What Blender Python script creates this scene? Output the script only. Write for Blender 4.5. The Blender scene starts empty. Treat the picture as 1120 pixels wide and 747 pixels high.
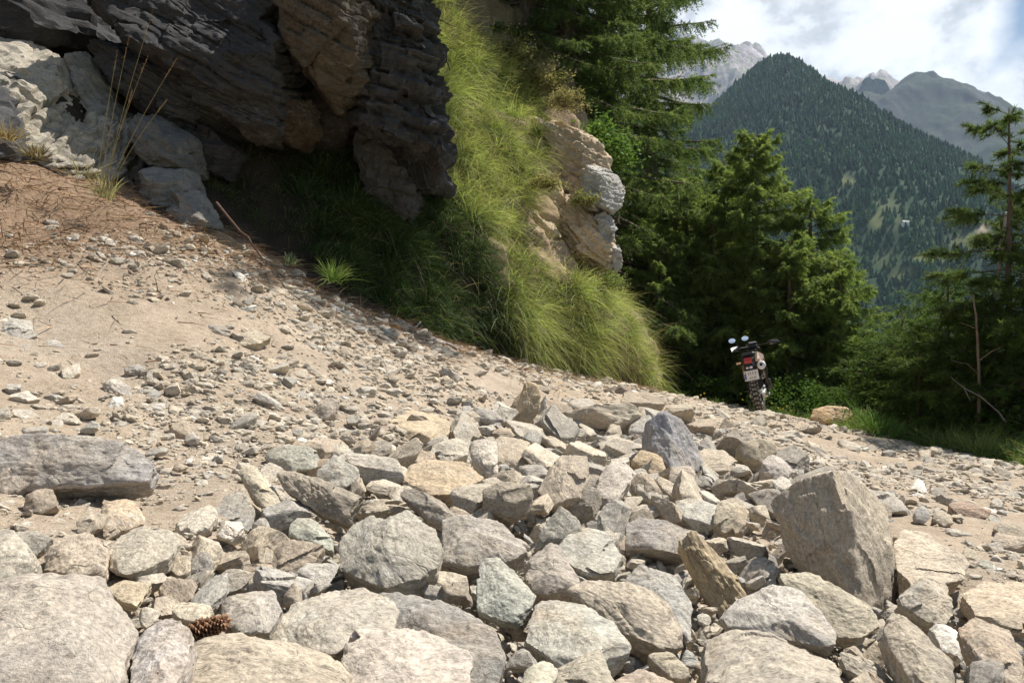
import bpy, bmesh, math, random
import numpy as np
from mathutils import Vector, Matrix

random.seed(7)
RNG = np.random.default_rng(7)
SKY_STR, SUN_STR, EXPO = 0.05, 5.0, 0.77
C = bpy.context.scene.collection
F = 871.0                       # focal length in pixels of a 1120 wide frame (28 mm on 36 mm)
SUN_AZ, SUN_EL = math.radians(34), math.radians(58)      # azimuth from +X towards +Y
SUN = np.array([math.cos(SUN_EL)*math.cos(SUN_AZ), math.cos(SUN_EL)*math.sin(SUN_AZ), math.sin(SUN_EL)])

def P(px, py, Y):
    return np.array([(px-560.0)/F*Y, Y, (373.5-py)/F*Y])

# ------------------------------------------------------------------ noise
def _h(ix, iy, iz, seed):
    n = (ix.astype(np.int64)*374761393 + iy.astype(np.int64)*668265263 + iz.astype(np.int64)*2147483647 + seed*1274126177) & 0xffffffff
    n = ((n ^ (n >> 13))*1274126177) & 0xffffffff
    n = ((n ^ (n >> 16))*2246822519) & 0xffffffff
    n = n ^ (n >> 15)
    return (n & 0xffffff)/float(0xffffff)*2-1

def vnoise(p, seed=0):
    p = np.asarray(p, float)
    i = np.floor(p).astype(np.int64); f = p-i
    f = f*f*f*(f*(f*6-15)+10)
    r = 0
    for dx in (0, 1):
        wx = f[:, 0] if dx else 1-f[:, 0]
        for dy in (0, 1):
            wy = f[:, 1] if dy else 1-f[:, 1]
            for dz in (0, 1):
                wz = f[:, 2] if dz else 1-f[:, 2]
                r = r + wx*wy*wz*_h(i[:, 0]+dx, i[:, 1]+dy, i[:, 2]+dz, seed)
    return r

def fbm(p, octv=4, seed=0, gain=0.5):
    p = np.asarray(p, float); r = 0; a = 1.0
    for k in range(octv):
        r = r + a*vnoise(p*2.03**k+17.3*k, seed+k); a *= gain
    return r

def smooth(a, b, x):
    t = np.clip((np.asarray(x, float)-a)/(b-a), 0, 1)
    return t*t*(3-2*t)

# ------------------------------------------------------------------ mesh helpers
def fast_mesh(name, verts, faces, cols=None, smooth_shade=False, matidx=None):
    """verts (n,3); faces (m,k) array or list of such arrays; cols (n,3) point colours"""
    if not isinstance(faces, list): faces = [faces]
    faces = [np.asarray(f, np.int32) for f in faces if len(f)]
    me = bpy.data.meshes.new(name)
    verts = np.asarray(verts, np.float32)
    me.vertices.add(len(verts)); me.vertices.foreach_set('co', verts.ravel())
    nl = sum(f.size for f in faces); nf = sum(len(f) for f in faces)
    me.loops.add(nl); me.polygons.add(nf)
    me.loops.foreach_set('vertex_index', np.concatenate([f.ravel() for f in faces]))
    st = []; o = 0
    for f in faces:
        st.append(o+np.arange(len(f))*f.shape[1]); o += f.size
    me.polygons.foreach_set('loop_start', np.concatenate(st).astype(np.int32))
    me.polygons.foreach_set('use_smooth', np.full(nf, smooth_shade))
    if matidx is not None: me.polygons.foreach_set('material_index', np.asarray(matidx, np.int32))
    if cols is not None:
        a = me.color_attributes.new('Col', 'FLOAT_COLOR', 'POINT')
        c = np.ones((len(verts), 4), np.float32); c[:, :3] = cols
        a.data.foreach_set('color', c.ravel())
    me.update(calc_edges=True); me.validate()
    return me

def link(name, me, mat=None, parent=None, loc=None):
    o = bpy.data.objects.new(name, me); C.objects.link(o)
    if me is not None and mat is not None and len(me.materials) == 0: me.materials.append(mat)
    if parent is not None: o.parent = parent
    if loc is not None: o.location = loc
    return o

def tag(o, label=None, cat=None, group=None, kind=None):
    if label: o['label'] = label
    if cat: o['category'] = cat
    if group: o['group'] = group
    if kind: o['kind'] = kind
    return o

def thing(name, label, cat, loc=(0, 0, 0), group=None):
    o = bpy.data.objects.new(name, None); C.objects.link(o); o.location = loc
    o.empty_display_size = .2
    return tag(o, label, cat, group)

class MB:
    """collects verts, quads and tris into one mesh"""
    def __init__(s): s.v = []; s.q = []; s.t = []; s.n = 0; s.c = []
    def add(s, v, q=None, t=None, c=None):
        v = np.asarray(v, float)
        s.v.append(v)
        if q is not None and len(q): s.q.append(np.asarray(q, int)+s.n)
        if t is not None and len(t): s.t.append(np.asarray(t, int)+s.n)
        if c is not None: s.c.append(np.broadcast_to(np.asarray(c, float), (len(v), 3)))
        s.n += len(v)
    def tube(s, pts, rad, seg=6, c=None, caps=True):
        pts = np.asarray(pts, float); n = len(pts)
        rad = np.broadcast_to(np.asarray(rad, float), (n,))
        tan = np.gradient(pts, axis=0); tan /= np.linalg.norm(tan, axis=1)[:, None]+1e-9
        up = np.array([0, 0, 1.0]) if abs(tan[0][2]) < .9 else np.array([1.0, 0, 0])
        rings = []
        for i in range(n):
            a = np.cross(tan[i], up); a /= np.linalg.norm(a)+1e-9; b = np.cross(a, tan[i]); up = b
            th = np.arange(seg)*2*math.pi/seg
            rings.append(pts[i]+rad[i]*(np.cos(th)[:, None]*a+np.sin(th)[:, None]*b))
        v = np.concatenate(rings)
        k = np.arange(seg); kn = (k+1) % seg
        q = np.concatenate([np.stack([i*seg+k, i*seg+kn, (i+1)*seg+kn, (i+1)*seg+k], 1) for i in range(n-1)])
        t = []
        if caps:
            v = np.concatenate([v, pts[:1], pts[-1:]])
            t = np.concatenate([np.stack([kn, k, np.full(seg, n*seg)], 1), np.stack([(n-1)*seg+k, (n-1)*seg+kn, np.full(seg, n*seg+1)], 1)])
        s.add(v, q, t, c)
    def box(s, c, size, R=None, bev=.12):
        """bevelled box: chamfered by shrinking each face"""
        x, y, z = np.asarray(size, float)/2
        b = min(x, y, z)*2*bev
        pts = []
        for sx in (-1, 1):
            for sy in (-1, 1):
                for sz in (-1, 1):
                    pts += [(sx*(x-b), sy*(y-b), sz*z), (sx*(x-b), sy*y, sz*(z-b)), (sx*x, sy*(y-b), sz*(z-b))]
        s.hull(pts, c, R)
    def hull(s, pts, c=(0, 0, 0), R=None):
        bm = bmesh.new()
        for p in pts: bm.verts.new(p)
        r = bmesh.ops.convex_hull(bm, input=bm.verts)
        bmesh.ops.delete(bm, geom=[e for e in r['geom_interior'] if isinstance(e, bmesh.types.BMVert)], context='VERTS')
        bm.verts.ensure_lookup_table(); bm.verts.index_update()
        v = np.array([x.co[:] for x in bm.verts]); t = [[x.index for x in f.verts] for f in bm.faces]
        bm.free()
        if R is not None: v = v@np.asarray(R).T
        s.add(v+np.asarray(c, float), None, t)
    def lathe(s, prof, c=(0, 0, 0), R=None, seg=24):
        """prof: list of (radius, axis) round the local x axis"""
        prof = np.asarray(prof, float); n = len(prof); th = np.arange(seg)*2*math.pi/seg
        v = np.concatenate([np.stack([np.full(seg, a), r*np.cos(th), r*np.sin(th)], 1) for r, a in prof])
        k = np.arange(seg); kn = (k+1) % seg
        q = np.concatenate([np.stack([i*seg+k, i*seg+kn, (i+1)*seg+kn, (i+1)*seg+k], 1) for i in range(n-1)])
        if R is not None: v = v@np.asarray(R).T
        s.add(v+np.asarray(c, float), q)
    def mesh(s, name, sm=False):
        fs = []
        if s.q: fs.append(np.concatenate(s.q))
        if s.t: fs.append(np.concatenate(s.t))
        return fast_mesh(name, np.concatenate(s.v), fs, np.concatenate(s.c) if s.c else None, sm)
    def build(s, name, mat, parent=None, sm=False, loc=None):
        return link(name, s.mesh(name, sm), mat, parent, loc)

# ------------------------------------------------------------------ materials
def new_mat(name):
    m = bpy.data.materials.new(name); m.use_nodes = True
    nt = m.node_tree; nt.nodes.clear()
    return m, nt
def N(nt, typ, **kw):
    n = nt.nodes.new(typ)
    for k, v in kw.items():
        if k.startswith('i_'):
            key = k[2:]; key = int(key) if key.isdigit() else key.replace('_', ' ')
            n.inputs[key].default_value = v
        else: setattr(n, k, v)
    return n
def L(nt, a, b): nt.links.new(a, b)
def ramp(nt, fac, stops):
    r = N(nt, 'ShaderNodeValToRGB'); e = r.color_ramp.elements
    while len(e) < len(stops): e.new(.5)
    for x, (p, c) in zip(e, stops):
        x.position = p; x.color = (*c, 1) if len(c) == 3 else c
    L(nt, fac, r.inputs[0]); return r.outputs[0]
def mix(nt, fac, a, b, mode='MIX'):
    m = N(nt, 'ShaderNodeMix', data_type='RGBA', blend_type=mode)
    for s, v in ((0, fac), (6, a), (7, b)):
        if isinstance(v, bpy.types.NodeSocket): L(nt, v, m.inputs[s])
        else: m.inputs[s].default_value = v if not isinstance(v, tuple) or len(v) == 4 else (*v, 1)
    return m.outputs[2]
def math_(nt, op, a, b=0.0, clamp=False):
    m = N(nt, 'ShaderNodeMath', operation=op, use_clamp=clamp)
    for s, v in ((0, a), (1, b)):
        if isinstance(v, bpy.types.NodeSocket): L(nt, v, m.inputs[s])
        else: m.inputs[s].default_value = v
    return m.outputs[0]
def noise(nt, vec, scale, detail=5, rough=.55, dist=0.0):
    n = N(nt, 'ShaderNodeTexNoise'); n.inputs['Scale'].default_value = scale
    n.inputs['Detail'].default_value = detail; n.inputs['Roughness'].default_value = rough; n.inputs['Distortion'].default_value = dist
    if vec is not None: L(nt, vec, n.inputs['Vector'])
    return n.outputs['Fac']
def finish(nt, color, rough=.9, bump=None, bstr=.5, bdist=.02, spec=.25, trans=None, metal=0.0):
    b = N(nt, 'ShaderNodeBsdfPrincipled'); o = N(nt, 'ShaderNodeOutputMaterial')
    if isinstance(color, bpy.types.NodeSocket): L(nt, color, b.inputs['Base Color'])
    else: b.inputs['Base Color'].default_value = (*color, 1)
    if isinstance(rough, bpy.types.NodeSocket): L(nt, rough, b.inputs['Roughness'])
    else: b.inputs['Roughness'].default_value = rough
    b.inputs['Specular IOR Level'].default_value = spec
    b.inputs['Metallic'].default_value = metal
    if bump is not None:
        bn = N(nt, 'ShaderNodeBump'); bn.inputs['Strength'].default_value = bstr; bn.inputs['Distance'].default_value = bdist
        L(nt, bump, bn.inputs['Height']); L(nt, bn.outputs[0], b.inputs['Normal'])
    out = b.outputs[0]
    if trans is not None:
        t = N(nt, 'ShaderNodeBsdfTranslucent')
        if isinstance(color, bpy.types.NodeSocket):
            L(nt, mix(nt, 1.0, color, (1.0, 1.0, .62), 'MULTIPLY'), t.inputs[0])
        else: t.inputs[0].default_value = (*color, 1)
        ms = N(nt, 'ShaderNodeMixShader'); ms.inputs[0].default_value = trans
        L(nt, out, ms.inputs[1]); L(nt, t.outputs[0], ms.inputs[2]); out = ms.outputs[0]
    L(nt, out, o.inputs[0])

def rock_material(name, use_attr=False, layer=1.0, dust=.42, vein=1.0):
    m, nt = new_mat(name)
    tc = N(nt, 'ShaderNodeTexCoord'); oi = N(nt, 'ShaderNodeObjectInfo')
    off = N(nt, 'ShaderNodeVectorMath', operation='ADD'); L(nt, tc.outputs['Object'], off.inputs[0])
    sc = N(nt, 'ShaderNodeVectorMath', operation='SCALE'); sc.inputs[0].default_value = (37, 53, 29); L(nt, oi.outputs['Random'], sc.inputs['Scale'])
    L(nt, sc.outputs[0], off.inputs[1]); v = off.outputs[0]
    mp = N(nt, 'ShaderNodeMapping'); mp.inputs['Scale'].default_value = (1, 1.6, 9*layer); L(nt, v, mp.inputs[0])
    if use_attr:
        at = N(nt, 'ShaderNodeVertexColor'); at.layer_name = 'Col'; base = at.outputs[0]
    else: base = oi.outputs['Color']
    band = noise(nt, mp.outputs[0], 3.4, 8, .62, .6)
    mp2 = N(nt, 'ShaderNodeMapping'); mp2.inputs['Scale'].default_value = (1, 1.3, 3.2); L(nt, v, mp2.inputs[0])
    streak = noise(nt, mp2.outputs[0], 16, 6, .7)
    big = noise(nt, v, 2.6, 4, .6, .5)
    fine = noise(nt, v, 85, 4, .75)
    c = mix(nt, 1.0, base, ramp(nt, band, [(.28, (.66, .65, .64)), (.42, (.9, .9, .9)), (.55, (1.04, 1.03, 1.01)), (.7, (1.22, 1.2, 1.16))]), 'MULTIPLY')
    c = mix(nt, 1.0, c, ramp(nt, streak, [(.3, (.66, .66, .67)), (.5, (1, 1, 1)), (.68, (1.18, 1.17, 1.15))]), 'MULTIPLY')
    c = mix(nt, math_(nt, 'MULTIPLY', ramp(nt, noise(nt, mp2.outputs[0], 5.5, 6, .7, 1.2), [(.58, (0, 0, 0)), (.70, (1, 1, 1))]), .6*vein), c, (.58, .56, .53))        # quartz veins
    c = mix(nt, math_(nt, 'MULTIPLY', ramp(nt, noise(nt, v, 3.1, 5, .65, .8), [(.56, (0, 0, 0)), (.74, (1, 1, 1))]), .5 if vein == 1 else .35), c, (.33, .215, .115) if vein == 1 else (.10, .055, .025))     # iron stains
    dm = math_(nt, 'MULTIPLY', ramp(nt, big, [(.36, (0, 0, 0)), (.62, (1, 1, 1))]), dust)
    c = mix(nt, dm, c, (.46, .39, .30))                                                                # dirt film
    c = mix(nt, 1.0, c, ramp(nt, fine, [(.3, (.66, .66, .66)), (.5, (1.02, 1.02, 1.01)), (.72, (1.32, 1.32, 1.3))]), 'MULTIPLY')
    mp4 = N(nt, 'ShaderNodeMapping'); mp4.inputs['Scale'].default_value = (1, 1.4, 5.0); L(nt, v, mp4.inputs[0])
    grain = noise(nt, mp4.outputs[0], 70, 5, .75, .3)
    c = mix(nt, 1.0, c, ramp(nt, grain, [(.34, (.6, .59, .58)), (.48, (.98, .98, .97)), (.66, (1.2, 1.19, 1.17))]), 'MULTIPLY')
    fine = math_(nt, 'ADD', fine, math_(nt, 'MULTIPLY', grain, 1.2))
    # hairline fractures, broken up so that they start and stop
    vd = N(nt, 'ShaderNodeTexNoise'); vd.inputs['Scale'].default_value = 9; vd.inputs['Detail'].default_value = 4; L(nt, v, vd.inputs['Vector'])
    wv = N(nt, 'ShaderNodeVectorMath', operation='MULTIPLY_ADD'); L(nt, vd.outputs['Color'], wv.inputs[0]); wv.inputs[1].default_value = (.10, .10, .10); L(nt, mp2.outputs[0], wv.inputs[2])
    vo = N(nt, 'ShaderNodeTexVoronoi', feature='DISTANCE_TO_EDGE'); vo.inputs['Scale'].default_value = 4.0; L(nt, wv.outputs[0], vo.inputs['Vector'])
    ck = math_(nt, 'MULTIPLY', ramp(nt, vo.outputs['Distance'], [(.0, (1, 1, 1)), (.013, (0, 0, 0))]), ramp(nt, big, [(.53, (0, 0, 0)), (.63, (1, 1, 1))]))
    c = mix(nt, math_(nt, 'MULTIPLY', ck, .4), c, (.12, .10, .085))
    fine = math_(nt, 'SUBTRACT', fine, math_(nt, 'MULTIPLY', ck, 1.0))
    h = math_(nt, 'ADD', math_(nt, 'MULTIPLY', band, 1.0), math_(nt, 'MULTIPLY', streak, .45))
    h = math_(nt, 'ADD', h, math_(nt, 'MULTIPLY', fine, .16))
    finish(nt, c, .86, h, .75, .022, .2)
    return m

def attr_mat(name, rough=.9, var=.25, scale=30, trans=None, bump=0.0, spec=.2):
    m, nt = new_mat(name)
    at = N(nt, 'ShaderNodeVertexColor'); at.layer_name = 'Col'
    tc = N(nt, 'ShaderNodeTexCoord')
    n = noise(nt, tc.outputs['Object'], scale, 4, .65)
    c = mix(nt, 1.0, at.outputs[0], ramp(nt, n, [(.3, (1-var,)*3), (.7, (1+var,)*3)]), 'MULTIPLY')
    finish(nt, c, rough, n if bump else None, bump, .01, spec, trans)
    return m

def plain(name, col, rough=.5, metal=0.0, spec=.5, var=.15, scale=40, bump=.05):
    m, nt = new_mat(name)
    tc = N(nt, 'ShaderNodeTexCoord'); n = noise(nt, tc.outputs['Object'], scale, 5, .65)
    c = mix(nt, 1.0, (*col, 1), ramp(nt, n, [(.3, (1-var,)*3), (.7, (1+var,)*3)]), 'MULTIPLY')
    finish(nt, c, rough, n, bump, .005, spec, None, metal)
    return m

M_ROCK = rock_material('schist', False)
M_GRAVEL = rock_material('gravel_stone', True, .5, .35)
M_CLIFF = rock_material('cliff_schist', True, .35, .02, .22)
M_OUTCROP = rock_material('outcrop_stone', True, .35, .3, .5)
# ------------------------------------------------------------------ near ground surface
BASE0, CROSS = -0.67, -0.13
def plane(x, y): return BASE0+CROSS*x
_cp = [(0,440,3.6),(0,380,4.4),(0,300,5.2),(0,240,5.8),(0,150,6.8),(100,220,6.6),(200,250,6.9),(200,330,5.6),(200,400,4.5),(330,310,7.6),(330,370,6.0),(330,430,4.7),
       (440,355,8.8),(440,410,6.2),(560,393,10.8),(560,425,7.8),(640,410,12.0),(705,424,13.2),(-200,300,4.2),(-200,140,5.6),(-420,300,3.2),(-420,120,4.4)]
_pts = []; _res = []
for a in _cp:
    p = P(*a); _pts.append(p[:2]); _res.append(p[2]-plane(p[0], p[1]))
for x, y in [(0,.6),(0,1.6),(0,3),(0,4.4),(1.5,2),(1.5,.6),(3,4),(3,1),(5,2),(5,6),(6,9),(5,12),(4.2,14),(3.2,15.5),(-1,1.2),(-1,.3),(-1.2,2.6),(1.5,7),(3,10),(8,8),(8,3),(6,15),(4.5,18),(1.6,5)]:
    _pts.append((x, y)); _res.append(0.0)
_pts = np.array(_pts); _res = np.array(_res)
def _U(r2): return .5*r2*np.log(r2+1e-9)
_n = len(_pts)
_K = _U(((_pts[:, None]-_pts[None])**2).sum(2))+np.eye(_n)*.02
_Q = np.concatenate([np.ones((_n, 1)), _pts], 1)
_A = np.zeros((_n+3, _n+3)); _A[:_n, :_n] = _K; _A[:_n, _n:] = _Q; _A[_n:, :_n] = _Q.T
_w = np.linalg.solve(_A, np.concatenate([_res, np.zeros(3)]))
def S(x, y):
    x = np.asarray(x, float); y = np.asarray(y, float); sh = x.shape
    q = np.stack([np.clip(x.ravel(), -7, 9), np.clip(y.ravel(), 0, 19)], 1); out = np.empty(len(q))
    for i in range(0, len(q), 20000):
        b = q[i:i+20000]
        out[i:i+20000] = _U(((b[:, None]-_pts[None])**2).sum(2))@_w[:_n]+_w[_n]+b@_w[_n+1:]
    return np.clip(out, -.3, 2.6).reshape(sh)+plane(np.clip(x, -7, 9), y)

OUTER = np.array([(2.9,-6),(4.0,0),(5.3,4),(6.1,7),(6.05,9.5),(5.3,11.6),(4.95,13.6),(4.2,15.2),(2.4,16.4),(0,17),(-6,17.5)])
INNER = np.array([(-3.9,3.8),(-3.75,5.5),(-2.5,6.9),(-1.45,8.3),(0,10.8),(1.1,12),(2.15,13.2),(2.0,14.2),(.6,14.9),(-4,15.4)])
def seg_dist(x, y, poly):
    """signed distance to a polyline: positive to the right of its direction"""
    best = np.full(x.shape, 1e9); sign = np.ones(x.shape)
    for a, b in zip(poly[:-1], poly[1:]):
        d = b-a; L2 = d@d
        t = np.clip(((x-a[0])*d[0]+(y-a[1])*d[1])/L2, 0, 1)
        dx = x-a[0]-t*d[0]; dy = y-a[1]-t*d[1]; r = np.hypot(dx, dy)
        s = np.where(d[0]*(y-a[1])-d[1]*(x-a[0]) < 0, 1.0, -1.0)
        m = r < best; best = np.where(m, r, best); sign = np.where(m, s, sign)
    return best*sign
RUB = [(-60,560),(0,600),(120,640),(280,520),(340,480),(430,470),(520,440),(620,440),(720,440),(800,470),(880,505),(980,540),(1010,620),(1180,690),(1180,800),(-60,800)]
def inpoly(px, py, poly):
    px = np.asarray(px, float); py = np.asarray(py, float); r = np.zeros(px.shape, bool); n = len(poly)
    for i in range(n):
        x1, y1 = poly[i]; x2, y2 = poly[(i+1) % n]
        c = ((y1 > py) != (y2 > py)) & (px < (x2-x1)*(py-y1)/(y2-y1+1e-12)+x1)
        r ^= c
    return r
RUBW = np.array([((lambda p: p[:2])(P(x, y, 1))) for x, y in RUB])
def hit(px, py, sink=0.0):
    """distance Y at which the sight line through a photo pixel meets the near ground"""
    Y = np.geomspace(.7, 22, 700)
    p = np.stack([(px-560)/F*Y, Y, (373.5-py)/F*Y], 1)
    d = p[:, 2]-S(p[:, 0], p[:, 1])-sink
    k = np.where(d <= 0)[0]
    return float(Y[k[0]]) if len(k) else 14.0
RUB3 = np.array([P(x, y, hit(x, min(y, 796)))[:2] for x, y in RUB])
def ground_z(x, y):
    x = np.asarray(x, float); y = np.asarray(y, float)
    s = S(x, y)
    inr = inpoly(x, y, [tuple(a) for a in RUB3]); dr = np.abs(seg_dist(x, y, np.concatenate([RUB3, RUB3[:1]])))
    s = s-np.where(inr, .10*smooth(0, .35, dr), 0)
    p3 = np.stack([x*2.3, y*2.3, x*0], -1).reshape(-1, 3)
    s = s+(.03*fbm(p3, 3, 3)+.012*fbm(p3*4.1, 3, 5)).reshape(x.shape)*(np.hypot(x, y) < 40)
    d = seg_dist(x, y, OUTER)                                   # >0 beyond the outer edge
    far = np.hypot(x-2, y-8)
    drop = np.maximum(d-.25, 0); drop = .42*drop*drop/(drop+1.2)
    fall = np.where(d > 0, np.minimum(drop, 24+.15*np.maximum(drop-24, 0)), 0)
    z = np.where(d > 0, np.maximum(s, -2.2)-fall, s)
    back = np.maximum(-y-2, 0)
    z = z-back*.05
    valley = -26-66*smooth(30, 420, far)+6*fbm(np.stack([x/70, y/70, x*0], -1).reshape(-1, 3), 3, 9).reshape(x.shape)
    w = smooth(24, 60, far)
    zz = z*(1-w)+np.where(d > 0, valley, 6)*w
    return np.maximum(zz, -95+0*x)

def axis(lo, fine_lo, fine_hi, hi, step, n_out):
    a = fine_lo-np.geomspace(step, fine_lo-lo, n_out)[::-1]; b = np.arange(fine_lo, fine_hi, step); c = fine_hi+np.geomspace(step, hi-fine_hi, n_out)
    return np.concatenate([a, b, c])
gx = axis(-6500, -6.5, 9, 6500, .075, 60); gy = axis(-2500, .2, 18, 9000, .085, 60)
GX, GY = np.meshgrid(gx, gy)
GZ = ground_z(GX, GY)
def grid_mesh(name, X, Y, Z, cols=None, sm=True):
    h, w = X.shape
    i = np.arange(h*w).reshape(h, w)
    q = np.stack([i[:-1, :-1], i[:-1, 1:], i[1:, 1:], i[1:, :-1]], -1).reshape(-1, 4)
    return fast_mesh(name, np.stack([X, Y, Z], -1).reshape(-1, 3), q, cols, sm)
# colour: dirt road, litter covered bank, green beyond the edges
dI = seg_dist(GX, GY, INNER); dO = seg_dist(GX, GY, OUTER)
nz = fbm(np.stack([GX*1.3, GY*1.3, GX*0], -1).reshape(-1, 3), 4, 21).reshape(GX.shape)
col = np.empty(GX.shape+(3,)); col[:] = (.43, .345, .252)
def lay(w, c):
    global col
    w = w[..., None]; col = col*(1-w)+np.array(c)*w
lay(smooth(-.2, .6, nz)*.5, (.40, .335, .262))
bank = smooth(-.95, -.25, -np.abs(dI)+nz*.25-.25)*0
bank = smooth(.75, .05, dI+nz*.35)*(GX < 3)
lay(bank, (.29, .20, .13)); 
lay(smooth(-.15, .25, dO+nz*.3), (.10, .10, .05))
lay(smooth(20, 45, np.hypot(GX-2, GY-8)), (.07, .105, .04))
me = grid_mesh('ground', GX, GY, GZ, col.reshape(-1, 3))
m, nt = new_mat('stony_dirt')
at = N(nt, 'ShaderNodeVertexColor'); at.layer_name = 'Col'; tc = N(nt, 'ShaderNodeTexCoord'); v = tc.outputs['Object']
n1 = noise(nt, v, 2.2, 6, .6); n2 = noise(nt, v, 24, 6, .7); n3 = noise(nt, v, 110, 4, .7)
c = mix(nt, 1.0, at.outputs[0], ramp(nt, n1, [(.3, (.86, .85, .84)), (.7, (1.12, 1.12, 1.13))]), 'MULTIPLY')
c = mix(nt, 1.0, c, ramp(nt, n2, [(.3, (.72, .71, .70)), (.5, (1, 1, 1)), (.7, (1.18, 1.18, 1.2))]), 'MULTIPLY')
c = mix(nt, 1.0, c, ramp(nt, n3, [(.3, (.75, .75, .75)), (.7, (1.2, 1.2, 1.2))]), 'MULTIPLY')
finish(nt, c, .95, math_(nt, 'ADD', n2, math_(nt, 'MULTIPLY', n3, .35)), .8, .03, .1)
M_DIRT = m
GROUND = tag(link('ground', me, M_DIRT), 'stony tan dirt road and the land around it', 'ground', kind='structure')
# ------------------------------------------------------------------ the steep bank left of the road (lofted sheet of real points)
_rows = [  # each column from toe to top: photo px, py, distance
 [(-420,250,3.4),(-430,130,4.3),(-430,20,5.2),(-430,-90,6.0),(-430,-200,7.2),(-430,-330,9)],
 [(-200,230,4.7),(-200,110,5.8),(-200,0,6.8),(-200,-90,7.8),(-200,-190,9.2),(-200,-320,11)],
 [(0,178,6.4),(0,90,7.6),(0,10,8.4),(0,-80,9.6),(0,-180,11),(0,-300,13)],
 [(110,222,6.7),(110,140,8.0),(110,60,9.0),(110,-60,10.4),(110,-160,12),(110,-280,14)],
 [(220,255,7.0),(225,190,8.5),(225,100,9.6),(225,-20,11),(220,-130,12.6),(210,-260,14.6)],
 [(335,312,7.7),(345,262,8.6),(355,190,9.6),(362,90,10.4),(360,-30,12.6),(340,-190,15)],
 [(442,358,8.9),(450,300,9.6),(455,235,10.2),(462,150,11.0),(462,40,12.8),(430,-130,15.6)],
 [(510,382,9.9),(520,320,10.4),(515,245,10.9),(515,165,11.8),(500,70,13.2),(460,-120,16.2)],
 [(565,398,10.9),(580,335,11.3),(570,260,11.8),(560,185,12.5),(535,95,13.8),(490,-100,16.6)],
 [(640,413,12.1),(645,355,12.2),(628,285,12.6),(620,205,13.2),(590,120,14.3),(530,-60,17)],
 [(700,426,13.3),(692,378,13.3),(652,300,13.6),(640,215,14.2),(620,135,14.9),(565,-20,17.2)],
 [(714,428,14.4),(704,382,14.4),(664,302,14.6),(652,212,15.2),(636,132,15.8),(590,0,17.6)],
 [(690,428,15.6),(694,385,15.8),(656,300,16.0),(646,210,16.6),(630,130,17.2),(600,20,18.2)],
 [(560,428,16.4),(580,380,17),(600,300,17.8),(600,200,18.6),(600,120,19.4),(590,30,20.5)],
]
def _interp(a, n):
    """Catmull-Rom along axis 0"""
    k = len(a); t = np.linspace(0, k-1, n); i = np.clip(np.floor(t).astype(int), 0, k-2); f = (t-i)
    f = f.reshape(-1, *([1]*(a.ndim-1)))
    g = lambda j: a[np.clip(j, 0, k-1)]
    p0, p1, p2, p3 = g(i-1), g(i), g(i+1), g(i+2)
    return .5*((2*p1)+(-p0+p2)*f+(2*p0-5*p1+4*p2-p3)*f*f+(-p0+3*p1-3*p2+p3)*f**3)
HS = np.array([[P(*q) for q in col_] for col_ in _rows])           # (cols, rows, 3)
HSd = _interp(np.swapaxes(_interp(HS, 300), 0, 1), 170)            # (rows, cols, 3)
_t = np.gradient(HSd, axis=1); _s = np.gradient(HSd, axis=0)
_nrm = np.cross(_t, _s); _nrm /= np.linalg.norm(_nrm, axis=2)[..., None]+1e-9
_q = HSd.reshape(-1, 3)
_d = (.22*fbm(_q*.9, 4, 31)+.06*fbm(_q*3.5, 3, 33)).reshape(HSd.shape[:2])
_edge = smooth(0, 14, np.arange(170))[:, None]
HSv = HSd+_nrm*(_d*_edge)[..., None]
HSv[:4] += np.array([0, 0, -.12])
PX = 560+HSv[..., 0]/HSv[..., 1]*F; PY = 373.5-HSv[..., 2]/HSv[..., 1]*F
# patches: where bare tan soil shows (in plan these are the outcrop and its scar)
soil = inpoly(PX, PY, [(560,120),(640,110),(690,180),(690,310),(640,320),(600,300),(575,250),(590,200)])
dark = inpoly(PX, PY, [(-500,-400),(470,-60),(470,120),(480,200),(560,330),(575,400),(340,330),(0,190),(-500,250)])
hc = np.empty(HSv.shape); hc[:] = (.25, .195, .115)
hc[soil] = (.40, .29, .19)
hc[dark] = (.05, .04, .028)  # shade of the hollow under the overhang, painted into the soil colour
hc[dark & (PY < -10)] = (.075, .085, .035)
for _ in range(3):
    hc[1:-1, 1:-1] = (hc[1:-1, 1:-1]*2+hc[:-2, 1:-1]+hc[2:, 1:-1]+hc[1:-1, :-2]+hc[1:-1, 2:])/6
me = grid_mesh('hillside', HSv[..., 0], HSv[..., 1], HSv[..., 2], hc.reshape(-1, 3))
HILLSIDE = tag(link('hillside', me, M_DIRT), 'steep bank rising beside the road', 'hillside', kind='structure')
def hs_at(pxq, pyq):
    """nearest vertex of the bank to a photo pixel, in front of the camera: returns point and normal"""
    d = (PX-pxq)**2+(PY-pyq)**2+ (HSv[..., 1]*.5)
    k = np.unravel_index(np.argmin(d), d.shape)
    return HSv[k], _nrm[k]
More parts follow.
